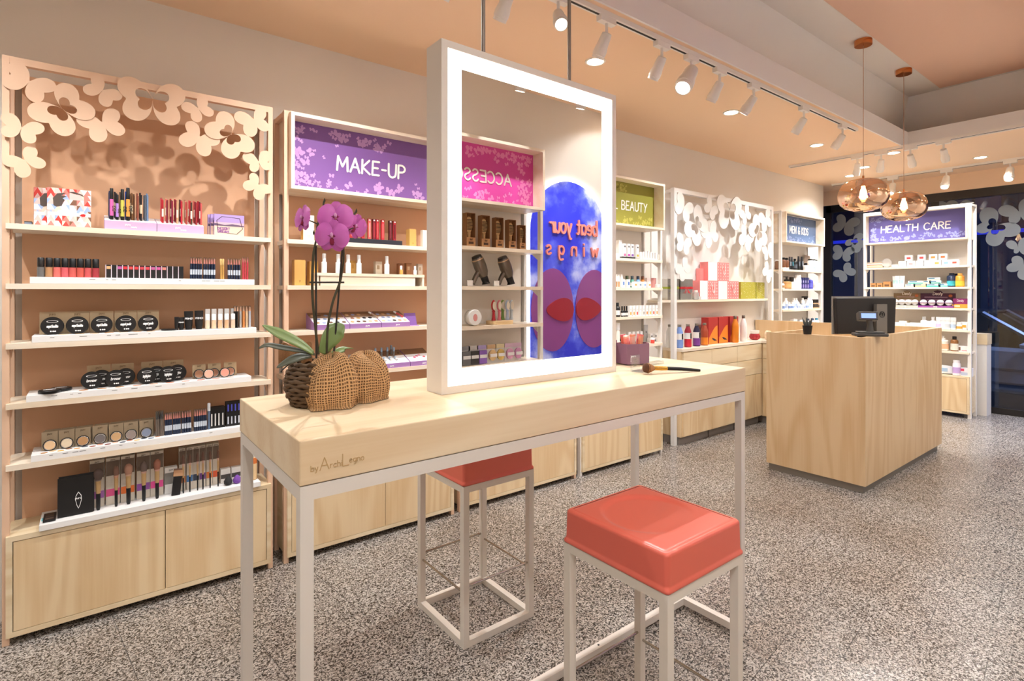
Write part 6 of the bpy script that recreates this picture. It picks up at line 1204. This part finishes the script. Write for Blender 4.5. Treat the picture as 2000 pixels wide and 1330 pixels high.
def petal(w, h, cup, tip=.6):
    V = []; n, m = 10, 6
    for i in range(n+1):
        t = i/n; ww = w*(math.sin(PI*(t*.88+.06))**tip)
        for k in range(m+1):
            a = k/m*2-1; V.append((a*ww, -cup*(1-a*a)*math.sin(PI*t)-.25*cup*t+.0015*math.sin(9*a+4*t), h*t))
    return V, [(i*(m+1)+k, i*(m+1)+k+1, (i+1)*(m+1)+k+1, (i+1)*(m+1)+k) for i in range(n) for k in range(m)]
def flower(px, py, s, rz, rx, y=OY-.02, roll=0):
    c = loc(px, py, y); M0 = Matrix.Translation(c) @ Matrix.Rotation(rz, 4, 'Z') @ Matrix.Rotation(rx, 4, 'X') @ Matrix.Rotation(roll, 4, 'Y')
    f = None
    for nm, ang, w, h, cup, dy, m in (('petal', 76, .031, .043, .006, -.003, PET), ('petal', -76, .031, .043, .006, -.003, PET), ('sepal', 0, .017, .042, .004, .001, PET2), ('sepal', 142, .016, .038, .004, .002, PET2), ('sepal', -142, .016, .038, .004, .002, PET2)):
        V, Fs = petal(w*s, h*s, cup*s); M = M0 @ Matrix.Rotation(math.radians(ang), 4, 'Y') @ Matrix.Translation((0, dy*s, .002))
        o = part(orc, nm, B().add(V, Fs).move(M), m, 180)
    for ang in (60, -60, 180):
        V, Fs = petal(.010*s, .021*s, .008*s); part(orc, 'lip', B().add(V, Fs).move(M0 @ Matrix.Rotation(math.radians(ang), 4, 'Y') @ Matrix.Rotation(-.7, 4, 'X') @ Matrix.Translation((0, -.006*s, 0))), LIPM, 180)
    part(orc, 'column', B().lathe([(.0005, -.005*s), (.0045*s, 0), (.0035*s, .006*s), (.0004, .009*s)], 10).move(M0 @ Matrix.Translation((0, -.008*s, .003*s))), mat('e0a0cc', .5), 60)
fz = A-PI/2
flower(656, 426, 1.05, fz+.15, -.10); flower(650, 463, 1.05, fz-.1, .05, OY-.04, .1); flower(593, 428, .85, fz-.7, -.1); flower(692, 443, .84, fz+.85, .25, OY+.01, .3)
# ================================================================== on the counter
ZK = 1.0805
pl = root('potted_succulent', 'small dark succulent in a black pot on the counter', 'plant', (4.22, PY(1577, 4.22), ZK)); part(pl, 'pot', lat([(.026, 0), (.034, .062), (.035, .064), (.032, .064), (.03, .052), (.0001, .052)], 18), mat('1f1d1d', .5), 50)
for i in range(9):
    a = 2*PI*i/9; l = .075 if i % 2 else .06; r0 = .012
    part(pl, 'leaf', B().tube([(r0*math.cos(a), r0*math.sin(a), .05), (.024*math.cos(a), .024*math.sin(a), .05+l*.55), (.034*math.cos(a), .034*math.sin(a), .05+l)], [.008, .0065, .0006], 6), mat('4d5350', .5), 60)
# monitor, back turned to the camera
myp = 1.64; mxp = PX(1690, myp); mo = root('monitor', 'black computer monitor with its back turned', 'monitor', (mxp, myp, .7305))
mo.rotation_euler = (0, 0, math.radians(-30))
part(mo, 'base', bx(-.12, .12, -.02, .16, 0, .014), mat('1c1b1b', .4)); part(mo, 'neck', bx(-.03, .03, .03, .05, .014, .40), mat('2a2928', .4)); part(mo, 'back_shell', B().prism([(-.25, .34), (.25, .34), (.262, .62), (-.262, .62)], -.012, .02), mat('232020', .45), bevel=.008)
part(mo, 'screen_frame', bx(-.265, .265, .02, .032, .335, .63), mat('8f8b86', .4)); part(mo, 'screen', bx(-.255, .255, .0321, .034, .345, .62), mat('0a0c12', .1))
mh_ = part(mo, 'mount_plate', bx(.06, .15, -.045, -.012, .30, .57), mat('7f7b76', .35, .5), label='grey metal stand plate'); part(mh_, 'emblem', B().ring([(.105+.024*math.cos(2*PI*k/24), .49+.024*math.sin(2*PI*k/24)) for k in range(24)], [(.105+.020*math.cos(2*PI*k/24), .49+.020*math.sin(2*PI*k/24)) for k in range(24)], -.047, -.045), BLACK)
part(mh_, 'emblem_letters', text(B(), 'hp', .105, .485, .028, .16, -.046, .001, slant=.25, sp=1.4), BLACK)
te = root('customer_display', 'dark grey customer display on the counter corner', 'display', (4.30, PY(1700, 4.30), ZK)); te.rotation_euler = (0, 0, math.radians(-55))
te.location = (PX(1700, 1.475), 1.475, ZK)
m = mat('4a4845', .45)
part(te, 'base', B().prism([(-.105, -.030), (.105, -.030), (.105, .060), (-.105, .060)], 0, .022, plane='xy').prism([(-.085, -.028), (.085, -.028), (.085, .05), (-.085, .05)], .022, .034, plane='xy'), m, bevel=.006); part(te, 'neck', B().tube([(.0, .01, .034), (.0, .012, .08), (-.005, .01, .115)], [.024, .018, .02], 12), m, 60)
hd = part(te, 'head', B().box(-.065, .055, -.02, .045, .0, .062).move(Matrix.Translation((-.01, 0, .112)) @ Matrix.Rotation(-.22, 4, 'X')), m, bevel=.006); part(hd, 'screen', B().box(-.05, .04, -.0216, -.0202, .014, .048).move(Matrix.Translation((-.01, 0, .112)) @ Matrix.Rotation(-.22, 4, 'X')), mat('7f9cf0', .3, emit=.8), label='small blue lit screen')
one('power_cable', B().tube([(0, 0, 0), (.004, .002, .06), (.01, .006, .14), (.02, .012, .34)], .003, 6), BLACK, 'thin black cable beside the monitor', 'cable', (PX(1678, 1.6), 1.6, .7305))
